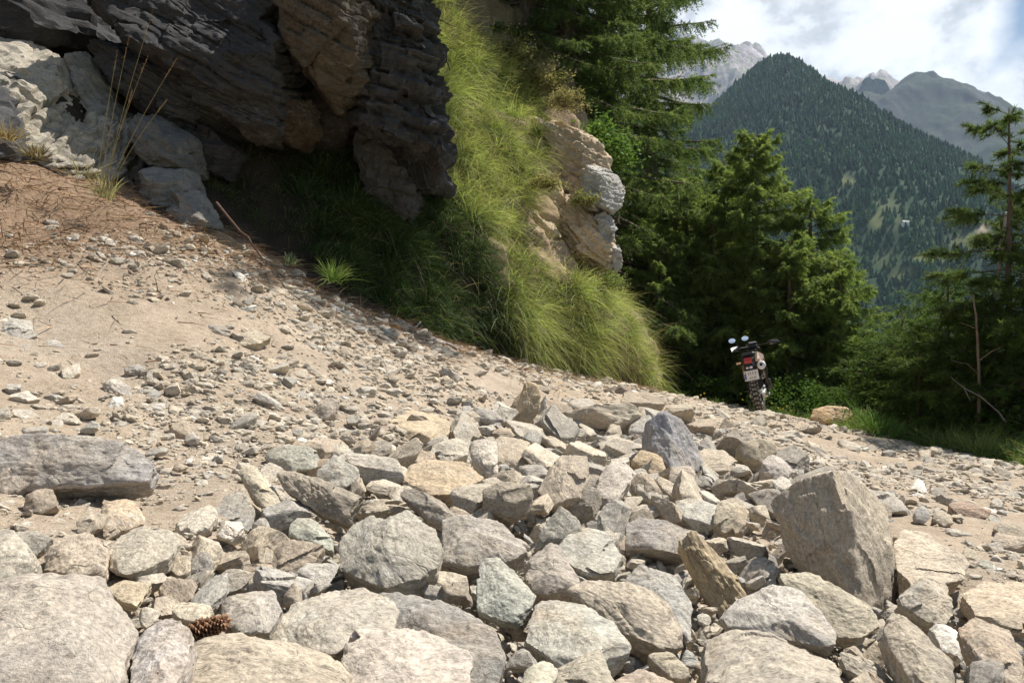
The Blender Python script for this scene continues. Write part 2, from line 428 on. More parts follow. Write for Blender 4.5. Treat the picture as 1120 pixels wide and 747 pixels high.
# ------------------------------------------------------------------ rocks
def ico(sub):
    bm = bmesh.new(); bmesh.ops.create_icosphere(bm, subdivisions=sub+1, radius=1)
    v = np.array([a.co[:] for a in bm.verts]); f = np.array([[a.index for a in t.verts] for t in bm.faces]); bm.free()
    return v/np.linalg.norm(v, axis=1)[:, None], f
ICO = {k: ico(k) for k in (1, 2, 3, 4, 5, 6)}
def hull_planes(pts):
    bm = bmesh.new()
    for p in pts: bm.verts.new(p)
    r = bmesh.ops.convex_hull(bm, input=bm.verts)
    bm.normal_update()
    pl = [(f.normal[:], f.calc_center_median()[:]) for f in bm.faces if f.calc_area() > 1e-9]
    bm.free()
    n = np.array([a for a, b in pl]); c = np.array([b for a, b in pl])
    ctr = np.asarray(pts).mean(0)
    s = np.sign(((c-ctr)*n).sum(1)); n = n*s[:, None]
    return n, (n*c).sum(1)
def unit(v): v = np.asarray(v, float); return v/np.linalg.norm(v)
def rock_surface(n, h, ctr, ext, sub, sharp=140, seed=0, amp=.03, strata=.03, R=None, cell=1.0, floor_w=.12, ledges=12):
    """planes n.x=h around ctr; radial surface of a rounded polytope, then broken up along its layers"""
    dirs, f = ICO[sub]
    e = np.asarray(ext, float)
    if R is None: R = np.eye(3)
    d = (dirs*e)@R.T; d /= np.linalg.norm(d, axis=1)[:, None]
    hh = np.maximum(h-n@ctr, 1e-3)
    a = np.maximum(d@(n/hh[:, None]).T, 1e-6)
    mx = a.max(1, keepdims=True)
    w = (a/mx)**sharp
    r = 1/(mx[:, 0]*w.sum(1)**(1/sharp))
    # broken ledges: pieces split off along the layers and across them
    rgl = np.random.default_rng(seed+77)
    for k in range(ledges):
        t = unit(rgl.normal(size=3))
        n2 = R[:, 2]*rgl.choice([-1, 1])+rgl.normal(size=3)*.16 if k % 5 < 3 else rgl.normal(size=3)
        n2 = unit(n2); pp = d*r[:, None]; wob = .05*float(e.mean())*fbm(pp/float(e.mean())*2.6+k*3.1, 3, seed+k)
        sup_ = (pp@n2).max(); c_ = rgl.uniform(.05, .75)*(pp@t).max()
        h2 = sup_*rgl.uniform(.68, .93); dn = d@n2
        r2 = np.where(dn > .05, h2/np.maximum(dn, .05), 1e9)
        r = np.where((pp@t+wob > c_) & (r2 < r), np.maximum(r2, r*.74), r)
    v = ctr+d*r[:, None]
    w = (a/mx)**(sharp*1.0); nn = w@n; nn /= np.linalg.norm(nn, axis=1)[:, None]+1e-9
    size = float(e.mean())
    loc = (v-ctr)@R
    q = loc/size+seed*7.31
    disp = amp*size*(fbm(q*1.7*cell, 4, seed, .55))
    side = 1-np.abs(nn@R[:, 2])**2
    # broken layers: every layer stands out by its own amount, and is cut across by joints
    for fr, am in ((4.5*cell, 1.0), (11.0*cell, .5)):
        t = q[:, 2]*fr+.55*vnoise(q*1.4, seed+2)+.2*vnoise(q*5, seed+4); li = np.floor(t); fr_ = t-li
        ju = np.floor(q[:, 0]*1.6*cell**.5+li*.37*7.1+.3*vnoise(q*3, seed+6)); jv = np.floor(q[:, 1]*1.6*cell**.5+li*.61*5.3)
        out = _h(li, ju, jv, seed+11)
        crack = -.9*np.exp(-(np.minimum(fr_, 1-fr_)/.09)**2)
        disp += am*strata*size*(out*.75+crack*.5)*(floor_w+(1-floor_w)*side)
    disp += .014*size*fbm(q*9*cell, 3, seed+3)-.03*size*np.maximum(vnoise(q*3.3*cell, seed+8)-.35, 0)
    return v+nn*disp[:, None], f

ROCKS = []     # (object, photo centre, photo size, short name)
def frame_of(nrm, az):
    n = unit(nrm); u = np.array([math.cos(az), math.sin(az), 0]); u = unit(u-n*(u@n)); w = np.cross(n, u)
    return np.stack([u, w, n], 1)
def place_rock(name, v, f, R, col, sm=True):
    lo = v[:, 2].min(); o3 = np.array([v[:, 0].mean(), v[:, 1].mean(), lo])
    me = fast_mesh(name, (v-o3)@R, f, None, sm)
    if sm:
        try: me.set_sharp_from_angle(angle=math.radians(38))
        except Exception: pass
    o = link(name, me, M_ROCK)
    M4 = np.eye(4); M4[:3, :3] = R; M4[:3, 3] = o3
    o.matrix_world = Matrix(M4.tolist())
    o.color = (*col, 1)
    return o

TAN = (.46, .40, .32); GREY = (.345, .33, .305); PALE = (.54, .50, .44); DARK = (.25, .235, .22); GREEN = (.41, .42, .375); ORANGE = (.50, .385, .25); WHITE = (.74, .72, .68); BROWN = (.40, .33, .26); DUST=(.52,.43,.32)
def traced(name, outline, label, cat='rock', col=TAN, lean=1.4, thick=.55, bulge=.13, ridge=(), sub=4, amp=.03, strata=.036, base=None, fol=None, sharp=140, Y=None, short=None, cuts=6, group=None, cell=1.0, xs=0.0, right_back=None, ledges=10):
    o = np.array(outline, float)
    pb = o[:, 1].max(); bx = o[o[:, 1] > pb-6][:, 0].mean()
    if Y is None: Y = hit(*(base or (bx, min(pb-4, 742))), .10 if pb > 747 else .03 if pb > 520 else .01)
    s = Y/F
    c0 = o.mean(0)
    area = .5*abs(np.dot(o[:, 0], np.roll(o[:, 1], 1))-np.dot(o[:, 1], np.roll(o[:, 0], 1)))
    size = math.sqrt(area)*s
    Yi = Y+lean*(pb-o[:, 1])*s+xs*(o[:, 0]-c0[0])*s
    if right_back: Yi = Yi+np.where(o[:, 0] > right_back[0], right_back[1]*size, 0)
    front = np.array([P(x, y, yy) for (x, y), yy in zip(o, Yi)])
    nrm = unit((xs, -1, lean)); cen = front.mean(0)
    pts = [p for p in front]
    if not len(ridge):
        rr = np.random.default_rng(int(o.sum()) % 7919)
        for p in front: pts.append(cen+(p-cen)*.93+nrm*size*.02)
        for _ in range(3):
            w3 = rr.dirichlet(np.ones(len(front))*.7); pts.append(cen+(w3@front-cen)*rr.uniform(.4, .9)+nrm*size*bulge*rr.uniform(.4, 1.5))
    for rx, ry, fw in ridge:
        yy = Y+lean*(pb-ry)*s+xs*(rx-c0[0])*s-fw*size
        pts.append(P(rx, ry, yy))
    t = thick*size
    for p in front: pts.append(cen+(p-cen)*.88-nrm*t)
    pts = np.array(pts)
    n, h = hull_planes(pts)
    seed = int(o[:, 0].sum()*3+o[:, 1].sum()) % 9973
    rg = np.random.default_rng(seed)
    ctr = pts.mean(0)
    if cuts:                                                        # chipped corners
        k = rg.normal(size=(cuts, 3)); k /= np.linalg.norm(k, axis=1)[:, None]
        sup = (pts@k.T).max(0); n = np.concatenate([n, k]); h = np.concatenate([h, ctr@k.T+(sup-ctr@k.T)*rg.uniform(.78, .96, cuts)])
    if fol is None: fol = nrm+rg.normal(size=3)*.15
    R = frame_of(fol, rg.uniform(-.5, .5))
    lc = (pts-ctr)@R; ext = np.maximum(np.abs(lc).max(0), .02)
    v, f = rock_surface(n, h, ctr, ext, sub, sharp, seed, amp, strata, R, cell, .12, ledges)
    jit = (1+rg.normal(size=3)*.015)*np.array([1.0, .965, .925])
    ob = place_rock(name, v, f, R, tuple(np.array(col)*jit))
    tag(ob, label, cat, group)
    ROCKS.append((ob, c0, o.max(0)-o.min(0), short, o))
    return ob

BIGC = [
 ('boulder', [(838,556),(849,538),(876,521),(915,511),(930,513),(959,538),(979,573),(977,613),(980,665),(966,684),(946,660),(924,643),(884,627),(858,613),(845,586)], 'tallest upright angular boulder with broad shaded brown front and bright edge', dict(col=(.43,.385,.325), lean=.12, thick=.9, xs=-.45, right_back=(952,.62), ledges=7, ridge=[(914,514,.0),(932,556,.12),(936,612,.24),(946,668,.32),(856,562,.10),(870,606,.10),(905,632,.15)], sub=5, strata=.02, amp=.018, sharp=120, fol=(.75,-.5,.35), Y=2.62, short='the tallest upright boulder', cuts=2)),
 ('rock', [(0,479),(50,471),(100,474),(150,487),(170,505),(163,525),(140,530),(100,533),(50,536),(-40,540),(-90,520),(-60,485)], 'long dark grey streaked slab with deep shadow under it', dict(col=(.37,.355,.335), lean=.7, thick=.45, sub=5, strata=.02, fol=(.1,-.5,.85), short='the long dark slab', cuts=1)),
 ('rock', [(-50,640),(0,631),(60,622),(108,628),(138,650),(148,700),(122,770),(-60,780)], 'broad smooth tan boulder filling the near corner below the dark slab', dict(col=(.43,.40,.355), lean=2.0, thick=.6, sub=5, amp=.02, strata=.02, short='the broad smooth corner boulder')),
 ('rock', [(365,603),(383,574),(430,550),(462,566),(485,590),(478,618),(450,645),(415,642),(368,622)], 'blocky grey stone with white slanting streaks lying under a long layered slab', dict(col=(.37,.35,.32), lean=1.3, thick=.7, sub=5, strata=.03, fol=(.45,-.3,.8), short='the streaked grey block')),
 ('rock', [(300,516),(320,512),(362,530),(414,546),(398,562),(386,576),(350,562),(308,534)], 'long brown layered slab sloping over a dark hollow', dict(col=(.30,.265,.225), lean=.75, thick=.4, sub=5, strata=.035, fol=(.4,-.35,.85), short='the long layered slab')),
 ('rock', [(741,586),(747,578),(762,580),(780,604),(822,650),(806,668),(788,678),(770,650)], 'leaning orange layered slab standing on end beside the tallest boulder', dict(col=(.47,.36,.24), lean=.5, thick=.6, sub=5, strata=.05, fol=(.75,-.2,.6), short='the leaning orange slab', Y=2.35)),
 ('rock', [(784,670),(815,650),(844,637),(877,645),(900,668),(917,691),(916,711),(864,700),(800,690)], 'pale bluish grey slab lying in front of the orange slab', dict(col=(.47,.46,.44), lean=1.3, thick=.5, sub=5, fol=(.3,-.5,.8), short='the pale bluish slab')),
 ('rock', [(842,627),(884,624),(915,637),(950,658),(966,682),(940,699),(915,697),(870,660)], 'flat brown grey stone wedged under the foot of the tallest boulder', dict(col=(.44,.39,.32), lean=1.3, thick=.5, sub=5, strata=.035, short='the flat stone under the boulder')),
 ('rock', [(762,702),(785,693),(825,694),(880,706),(915,725),(935,790),(765,790)], 'wide flat tan grey slab at the lower edge', dict(col=(.46,.41,.34), lean=2, thick=.4, sub=5, short='the wide flat edge slab')),
 ('rock', [(712,489),(714,455),(725,447),(749,461),(762,485),(776,520),(753,517),(725,512)], 'upright blue grey slab with one dark shaded side standing among smaller stones', dict(col=(.33,.345,.365), lean=.5, thick=.6, xs=.5, ridge=[(727,450,.05),(732,480,.25),(735,514,.3),(768,516,.1)], sub=5, sharp=120, strata=.015, fol=(.8,-.3,.4), short='the upright blue grey slab')),
 ('rock', [(395,684),(395,655),(412,648),(455,648),(502,666),(540,690),(552,720),(545,770),(520,770),(470,690)], 'dark grey ridged rock behind the palest front rock', dict(col=(.31,.30,.29), lean=1.1, thick=.6, sub=5, base=(470,686), short='the dark ridged rock')),
 ('rock', [(372,718),(376,693),(395,683),(432,681),(480,693),(515,712),(520,790),(380,790)], 'pale cream boulder with a dark pitted left end at the lower edge', dict(col=(.55,.50,.43), lean=1.7, thick=.6, sub=5, short='the pale cream boulder')),
 ('rock', [(522,668),(520,622),(530,608),(545,609),(568,632),(591,655),(570,682),(545,678)], 'greenish grey triangular slab leaning against a pale green slab', dict(col=GREEN, lean=1.2, thick=.4, sub=5, short='the greenish triangular slab')),
 ('rock', [(568,684),(580,662),(600,655),(640,660),(670,680),(692,706),(688,722),(655,731),(610,725),(575,702)], 'pale green grey flat slab with blunt corners', dict(col=(.47,.475,.43), lean=1.8, thick=.45, sub=5, short='the pale green slab')),
 ('rock', [(618,645),(640,632),(690,638),(728,650),(750,680),(752,700),(725,714),(692,700),(645,665)], 'rounded brown streaked rock with a rusty patch behind the pale green slab', dict(col=(.42,.37,.31), lean=1.3, thick=.6, sub=5, short='the rounded brown rock')),
 ('rock', [(680,632),(700,617),(740,630),(758,660),(757,706),(745,690),(720,655)], 'grey domed rock rising over the rounded brown rock', dict(col=(.42,.41,.385), lean=1.2, thick=.6, sub=5, short='the grey domed rock')),
 ('rock', [(683,600),(683,570),(700,562),(740,573),(772,586),(765,612),(720,604)], 'squat grey block with a black shaded end', dict(col=(.36,.345,.325), lean=1.0, thick=.6, ridge=[(700,567,.05),(717,600,.3),(750,585,.1)], sub=4, short='the squat block with a black end')),
 ('rock', [(600,602),(614,583),(632,574),(662,580),(684,600),(672,627),(640,628)], 'smooth pale grey rock in the middle of the pile', dict(col=(.47,.455,.42), lean=1.6, thick=.6, sub=4, short='the smooth pale grey rock')),
 ('rock', [(570,622),(585,605),(602,592),(616,600),(636,635),(616,656),(585,652)], 'mottled pinkish grey rock between green slab and smooth pale rock', dict(col=(.45,.41,.365), lean=1.2, thick=.6, sub=4, short='the mottled pinkish rock')),
 ('rock', [(582,603),(588,584),(612,550),(637,570),(641,587),(610,592)], 'pointed grey rock with a dark triangular face', dict(col=(.33,.315,.29), lean=.6, thick=.5, ridge=[(613,552,.05),(600,590,.25)], sub=4, sharp=40, short='the pointed rock')),
 ('rock', [(587,537),(600,512),(615,497),(642,498),(649,516),(632,545),(605,555)], 'large tan slab propped up at an angle above the pointed rock', dict(col=(.45,.39,.31), lean=1.2, thick=.4, sub=4, strata=.04, fol=(.6,-.5,.6), short='the propped tan slab')),
 ('rock', [(527,560),(527,535),(545,526),(580,528),(585,545),(580,560),(558,569)], 'brown block with a rough dark front below the white block', dict(col=(.34,.29,.24), lean=.5, thick=.9, ridge=[(530,540,.2),(582,542,.2),(555,542,.25)], sub=4, strata=.05, short='the rough dark fronted block')),
 ('rock', [(483,612),(483,567),(520,560),(548,570),(570,590),(579,602),(560,612),(510,622)], 'grey stone with a rusty undercut edge', dict(col=(.40,.37,.34), lean=1.3, thick=.55, sub=5, strata=.04, short='the undercut grey stone')),
 ('rock', [(436,537),(452,530),(480,546),(502,567),(492,580),(468,568)], 'narrow brown layered stone sloping down beside the streaked block', dict(col=(.31,.275,.24), lean=.9, thick=.5, sub=4, strata=.06, short='the narrow layered stone')),
 ('rock', [(420,527),(440,512),(478,500),(508,503),(531,515),(528,524),(500,541),(462,542)], 'flat topped orange tan slab over a black gap', dict(col=(.50,.40,.28), lean=2.2, thick=.32, sub=5, short='the flat orange tan slab')),
 ('rock', [(513,495),(514,482),(530,479),(543,483),(546,517),(532,521),(520,512)], 'upright white quartz block standing on the pile', dict(col=(.74,.69,.60), lean=.9, thick=.6, sub=4, strata=.01, short='the white quartz block')),
 ('rock', [(560,462),(566,440),(574,419),(584,414),(591,431),(591,446),(580,463)], 'tall tan stone standing on end, taller of a leaning pair', dict(col=(.48,.375,.25), lean=.35, thick=.6, sub=4, short='the tall tan standing stone')),
 ('rock', [(555,455),(562,437),(575,422),(574,440),(567,456)], 'short tan stone leaning on the tall tan standing stone', dict(col=(.46,.39,.29), lean=.5, thick=.6, sub=3, short='the short leaning stone')),
 ('rock', [(514,450),(520,444),(541,449),(552,460),(536,465),(519,459)], 'small grey wedge left of the leaning pair', dict(col=(.38,.36,.33), lean=1, thick=.6, sub=3, short='the small grey wedge')),
 ('rock', [(671,427),(678,419),(686,422),(696,431),(694,438),(680,434)], 'dark reddish chunk at the foot of the grassy bank', dict(col=(.27,.22,.19), lean=.6, thick=.6, sub=3, short='the dark reddish chunk')),
 ('rock', [(807,500),(808,483),(836,479),(849,485),(852,498),(828,515)], 'boxy stone with dark brown side and tan end behind the tallest boulder', dict(col=(.41,.35,.27), lean=.5, thick=.9, ridge=[(838,481,.05),(826,512,.3),(828,490,.25)], sub=4, sharp=40, short='the boxy two tone stone')),
 ('rock', [(829,508),(845,496),(860,503),(868,516),(856,527),(838,524)], 'rounded layered pale stone behind the tallest boulder', dict(col=PALE, lean=1, thick=.7, sub=4, strata=.05, short='the rounded layered stone')),
 ('rock', [(983,652),(995,640),(1011,629),(1036,636),(1044,670),(1036,683),(1016,681),(988,664)], 'rounded brown boulder with sandy top just beyond the white stone', dict(col=(.43,.38,.31), lean=1.2, thick=.8, sub=5, short='the rounded brown boulder')),
 ('rock', [(1016,684),(1028,679),(1044,688),(1057,699),(1061,712),(1052,723),(1032,712)], 'white smooth quartz stone low in the pile', dict(col=WHITE, lean=1.4, thick=.6, sub=4, strata=.01, short='the smooth white quartz stone')),
 ('rock', [(1060,726),(1085,718),(1099,724),(1101,742),(1080,770),(1060,770)], 'small dark grey stone at the lower edge below the white stone', dict(col=DARK, lean=1, thick=.7, sub=4, short='the small dark edge stone')),
 ('rock', [(1048,687),(1066,672),(1102,685),(1116,712),(1124,760),(1098,740),(1064,722)], 'tan mottled slab tilted towards the lower edge', dict(col=(.47,.40,.32), lean=1.5, thick=.5, sub=5, short='the tan mottled slab')),
 ('rock', [(966,690),(981,662),(1007,690),(1043,722),(1050,780),(1007,760),(976,712)], 'long brown wedge running down from the tallest boulder', dict(col=(.43,.385,.32), lean=1.4, thick=.6, sub=5, strata=.04, short='the long brown wedge')),
 ('rock', [(976,592),(986,580),(1016,582),(1046,600),(1064,618),(1058,634),(1024,636),(983,648)], 'smooth pale tan slab lying behind the tallest boulder', dict(col=(.52,.455,.37), lean=2.2, thick=.35, sub=5, strata=.012, short='the smooth pale tan slab')),
 ('rock', [(1050,650),(1075,632),(1130,640),(1150,690),(1110,690),(1070,676)], 'dusty tan boulder half buried near the road edge', dict(col=DUST, lean=2, thick=.5, sub=4, short='the half buried dusty boulder')),
 ('rock', [(590,790),(596,745),(614,727),(640,722),(657,708),(672,745),(676,790)], 'peaked tan grey rock at the lower edge under the pale green slab', dict(col=(.42,.385,.335), lean=1.3, thick=.6, sub=5, short='the peaked edge rock')),
 ('rock', [(568,750),(575,730),(598,720),(612,732),(598,770),(575,770)], 'small pale chip beside the peaked edge rock', dict(col=PALE, lean=1.5, thick=.6, sub=3, short='the small pale chip')),
 ('rock', [(704,714),(718,706),(740,712),(759,730),(757,744),(735,742),(715,730)], 'smooth brown egg shaped stone in a gap', dict(col=(.43,.37,.30), lean=1.2, thick=.8, sub=4, strata=.008, sharp=10, short='the egg shaped stone')),
 ('rock', [(660,790),(672,742),(705,728),(740,745),(760,790)], 'brownish flat stone at the lower edge below the egg shaped stone', dict(col=(.40,.34,.28), lean=1.6, thick=.6, sub=4, short='the brownish edge stone')),
 ('rock', [(118,597),(133,581),(165,573),(197,583),(196,596),(184,611),(160,623),(135,630),(120,620)], 'flat grey tan slab overhanging a dark shadow on the dirt', dict(col=(.43,.395,.34), lean=1.7, thick=.4, sub=5, short='the overhanging flat slab')),
 ('rock', [(42,612),(52,596),(72,585),(97,581),(118,600),(112,625),(85,629),(45,622)], 'rounded tan boulder beside the overhanging flat slab', dict(col=(.48,.42,.34), lean=1.4, thick=.7, sub=5, short='the rounded tan boulder')),
 ('rock', [(110,590),(112,545),(125,539),(150,550),(162,571),(138,580)], 'buried lumpy tan stone behind the overhanging flat slab', dict(col=DUST, lean=1.7, thick=.5, sub=4, short='the buried lumpy stone')),
 ('rock', [(0,543),(-20,520),(0,498),(25,498),(41,510),(38,526),(16,541)], 'rounded pinkish brown stone leaning on the long dark slab', dict(col=(.40,.345,.30), lean=.9, thick=.7, sub=4, short='the pinkish brown stone')),
 ('rock', [(22,556),(28,540),(42,530),(57,536),(63,553),(44,562)], 'brown lump in the shade below the long dark slab', dict(col=(.37,.31,.25), lean=1, thick=.7, sub=4, short='the brown lump')),
 ('rock', [(-30,630),(-30,584),(0,577),(16,579),(41,610),(37,624),(0,634)], 'light grey rock between the corner boulder and the pinkish stone', dict(col=(.45,.41,.36), lean=1.3, thick=.7, sub=4, short='the light grey side rock')),
 ('rock', [(84,584),(83,570),(100,558),(119,562),(112,576),(94,584)], 'small tan wedge behind the rounded tan boulder', dict(col=TAN, lean=1.2, thick=.6, sub=3, short='the small tan wedge')),
 ('rock', [(15,596),(12,582),(40,580),(58,588),(50,604),(30,606)], 'flat grey stone in a shadowed gap by the rounded tan boulder', dict(col=GREY, lean=1.5, thick=.5, sub=4, short='the flat gap stone')),
 ('rock', [(140,770),(143,705),(150,690),(180,676),(201,676),(211,692),(206,722),(180,770)], 'bluish white veined rock beside the corner boulder', dict(col=(.50,.49,.475), lean=1.4, thick=.6, sub=5, short='the bluish veined rock')),
 ('rock', [(112,645),(135,634),(166,637),(152,664),(130,656)], 'flat sandy stone behind the corner boulder', dict(col=DUST, lean=1.8, thick=.5, sub=4, short='the flat sandy stone')),
 ('rock', [(184,671),(187,661),(208,658),(230,662),(236,671),(208,680)], 'cream oval stone beside the brown pine cone', dict(col=(.58,.52,.42), lean=1.8, thick=.6, sub=4, short='the cream oval stone')),
 ('rock', [(180,790),(200,720),(215,697),(265,689),(310,698),(350,712),(410,750),(420,790)], 'low wide tan boulder in front of the brown pine cone', dict(col=(.51,.45,.36), lean=2.0, thick=.5, sub=5, amp=.02, short='the low wide tan boulder')),
 ('rock', [(238,675),(240,655),(260,648),(300,645),(314,660),(295,692),(258,692)], 'grey slab split by a slanting crack beside the brown pine cone', dict(col=(.42,.40,.365), lean=1.4, thick=.5, sub=4, short='the cracked grey slab')),
 ('rock', [(288,692),(318,660),(350,650),(400,640),(440,646),(430,690),(398,700),(372,716),(320,708)], 'wide grey tan slab dusted with sand behind the cream boulder', dict(col=(.46,.425,.37), lean=2, thick=.45, sub=5, short='the wide sandy slab')),
 ('rock', [(288,505),(289,494),(310,486),(345,489),(353,500),(345,512),(310,516)], 'thick green grey cobble with a dark underside', dict(col=(.40,.405,.37), lean=1.1, thick=.6, sub=5, short='the green grey cobble')),
 ('rock', [(345,530),(345,513),(366,496),(392,512),(395,526),(372,536)], 'grey stone with a triangular face above the long layered slab', dict(col=(.42,.395,.36), lean=1.3, thick=.6, sub=4, short='the triangular grey stone')),
 ('rock', [(258,514),(262,508),(278,509),(298,530),(310,552),(297,563),(280,548)], 'light tan block with a squared end left of the layered slab', dict(col=(.55,.485,.385), lean=1.2, thick=.5, sub=4, short='the squared tan block')),
 ('rock', [(187,576),(208,560),(230,551),(242,560),(230,576),(198,588)], 'flat pale stone half sunk in dirt', dict(col=PALE, lean=2, thick=.4, sub=4, short='the sunken flat pale stone')),
 ('rock', [(234,577),(244,568),(264,571),(269,579),(252,590),(236,586)], 'white crumbly stone in the dirt', dict(col=(.70,.65,.57), lean=1.4, thick=.7, sub=4, short='the white crumbly stone')),
 ('rock', [(315,585),(320,565),(345,568),(364,590),(366,604),(345,596)], 'green grey cobble in the hollow under the layered slab', dict(col=GREEN, lean=1.2, thick=.6, sub=4, short='the hollow cobble')),
 ('rock', [(690,503),(702,490),(723,497),(730,516),(712,519)], 'orange tinted stone with a rusty ring beside the upright slab', dict(col=(.52,.42,.28), lean=1, thick=.7, sub=4, short='the rusty ringed stone')),
 ('rock', [(690,526),(697,517),(712,520),(727,542),(715,551),(695,540)], 'tan domed stone at the foot of the upright slab', dict(col=(.47,.40,.31), lean=.9, thick=.8, sub=4, short='the tan domed stone')),
 ('rock', [(731,528),(733,510),(756,507),(762,520),(757,529)], 'pinkish squared stone in front of the upright slab', dict(col=(.54,.47,.40), lean=1, thick=.7, sub=4, short='the pinkish squared stone')),
 ('rock', [(640,552),(648,530),(668,505),(690,505),(693,522),(676,548)], 'pale grey angular slab beside the propped tan slab', dict(col=(.53,.50,.45), lean=1.4, thick=.5, sub=4, short='the pale angular slab')),
 ('rock', [(690,524),(700,520),(722,538),(727,548),(715,552),(698,541)], 'slender buff stone lying below the domed stone', dict(col=PALE, lean=1.2, thick=.6, sub=3, short='the slender buff stone')),
 ('rock', [(738,560),(738,547),(760,543),(795,555),(800,575),(770,578)], 'smooth pale grey stone behind the squat block', dict(col=(.50,.49,.455), lean=1.7, thick=.5, sub=4, short='the smooth grey stone')),
 ('rock', [(780,572),(785,548),(808,542),(820,560),(815,580),(795,584)], 'blunt tan stone in the shadow edge of the tallest boulder', dict(col=(.46,.41,.34), lean=1.3, thick=.7, sub=4, short='the blunt tan stone')),
 ('rock', [(753,512),(765,489),(795,492),(808,505),(800,515),(775,516)], 'dusty flat stone behind the upright blue grey slab', dict(col=(.48,.42,.335), lean=1.7, thick=.5, sub=4, short='the dusty flat stone')),
 ('rock', [(993,538),(1000,527),(1004,521),(1011,528),(1015,538),(1003,541)], 'small bright white triangular stone alone on the road', dict(col=(.80,.78,.74), lean=1.5, thick=.9, sub=3, strata=.005, short='the white triangular stone')),
 ('boulder', [(886,457),(889,448),(905,443),(928,445),(934,452),(925,461),(900,463)], 'low yellow orange boulder at the grassy road edge behind the road', dict(col=(.58,.42,.24), lean=.8, thick=.8, sub=4, strata=.01, Y=12.5, short='the yellow orange boulder')),
 ('rock', [(400,470),(405,452),(440,448),(490,452),(494,470),(470,488),(430,482)], 'broad dusty slab sunk in the road above the orange tan slab', dict(col=(.50,.41,.305), lean=2.6, thick=.3, sub=4, strata=.01, short='the broad sunken slab')),
 ('rock', [(470,495),(475,485),(500,478),(514,485),(512,497),(490,505)], 'dusty white stone touching the white quartz block', dict(col=(.62,.56,.47), lean=1.5, thick=.6, sub=4, short='the dusty white stone')),
 ('rock', [(339,452),(345,440),(362,433),(371,438),(366,451),(356,460)], 'loose grey block casting a shadow on bare dirt', dict(col=(.43,.39,.335), lean=.9, thick=.8, sub=4, short='the loose grey block')),
 ('rock', [(110,420),(118,414),(130,414),(146,426),(143,436),(130,433),(114,426)], 'light grey lump on the slope above the dark slab', dict(col=(.55,.53,.48), lean=1.1, thick=.7, sub=4, short='the light grey lump')),
 ('rock', [(119,443),(122,434),(133,433),(135,441),(127,446)], 'white chip just below the light grey lump', dict(col=WHITE, lean=1, thick=.7, sub=3, short='the white chip')),
 ('rock', [(146,436),(150,426),(170,425),(178,431),(170,437)], 'small flat grey stone beside the light grey lump', dict(col=GREY, lean=1.4, thick=.5, sub=3, short='the small flat stone')),
 ('rock', [(-10,368),(-10,350),(10,345),(33,352),(42,365),(25,371)], 'blue grey slab lying high on the scree', dict(col=(.42,.42,.42), lean=2.2, thick=.4, sub=4, short='the blue grey scree slab')),
 ('rock', [(8,384),(14,378),(30,376),(37,384),(30,390),(14,390)], 'flat blue grey stone below the scree slab', dict(col=(.42,.42,.42), lean=1.6, thick=.4, sub=3, short='the lower scree stone')),
 ('rock', [(40,376),(47,370),(62,371),(73,380),(62,384),(46,382)], 'thin grey plate at the edge of the scree slab', dict(col=(.42,.41,.40), lean=1.8, thick=.35, sub=3, short='the thin scree plate')),
 ('rock', [(214,360),(222,354),(248,357),(255,364),(245,368),(226,366)], 'dark edged flat stone on the slope, upper of a pair', dict(col=(.33,.31,.285), lean=1.3, thick=.5, sub=4, short='the dark edged stone')),
 ('rock', [(254,376),(258,366),(280,361),(297,368),(284,376),(262,379)], 'broad tan flat stone on the slope, lower of a pair', dict(col=(.45,.39,.31), lean=2, thick=.4, sub=4, short='the broad tan flat stone')),
 ('rock', [(226,402),(232,394),(252,392),(255,402),(246,409)], 'grey stone with a black undercut on open dirt', dict(col=(.44,.40,.34), lean=1.5, thick=.5, sub=4, short='the undercut slope stone')),
 ('rock', [(228,292),(232,279),(245,281),(267,308),(255,306),(240,300)], 'brown slab poking out of the needle litter', dict(col=(.41,.34,.26), lean=1.2, thick=.5, sub=4, short='the brown slab in litter')),
 ('rock', [(197,285),(202,273),(215,278),(222,290),(212,294)], 'brown wedge in the needle litter beside a longer slab', dict(col=(.38,.32,.25), lean=1.2, thick=.6, sub=3, short='the brown wedge in litter')),
 ('rock', [(62,264),(66,260),(84,266),(100,278),(95,282),(76,274)], 'pale flat plate on the litter bank under the cliff', dict(col=(.48,.43,.36), lean=1.3, thick=.4, sub=3, short='the pale plate in litter')),
 ('rock', [(284,268),(285,247),(295,245),(309,256),(307,268)], 'blue grey block lying in the shade of the overhang', dict(col=(.36,.36,.36), lean=.7, thick=.6, sub=4, short='the shaded block')),
 ('rock', [(345,344),(352,336),(372,343),(385,352),(372,357)], 'flat sandy plate at the foot of the litter bank', dict(col=(.50,.43,.33), lean=1.8, thick=.4, sub=3, short='the flat sandy plate')),
 ('rock', [(1036,556),(1040,548),(1062,550),(1085,558),(1080,566),(1052,566)], 'reddish brown flat stone lying on the sandy road', dict(col=(.42,.31,.23), lean=1.2, thick=.5, sub=4, short='the reddish flat stone')),
 ('rock', [(1000,560),(1004,553),(1015,554),(1020,564),(1012,572),(1002,570)], 'rounded grey cobble beyond the smooth pale slab', dict(col=(.41,.40,.385), lean=.9, thick=.8, sub=4, sharp=14, short='the rounded grey cobble')),
 ('rock', [(1020,568),(1022,558),(1040,562),(1044,572),(1034,576)], 'brown angular stone touching the rounded grey cobble', dict(col=(.42,.36,.29), lean=1.2, thick=.6, sub=3, short='the brown angular stone')),
 ('rock', [(1086,578),(1090,570),(1110,571),(1130,580),(1128,590),(1100,588)], 'dark edged brown slab on the open road', dict(col=(.38,.32,.26), lean=1.4, thick=.45, sub=4, short='the dark edged brown slab')),
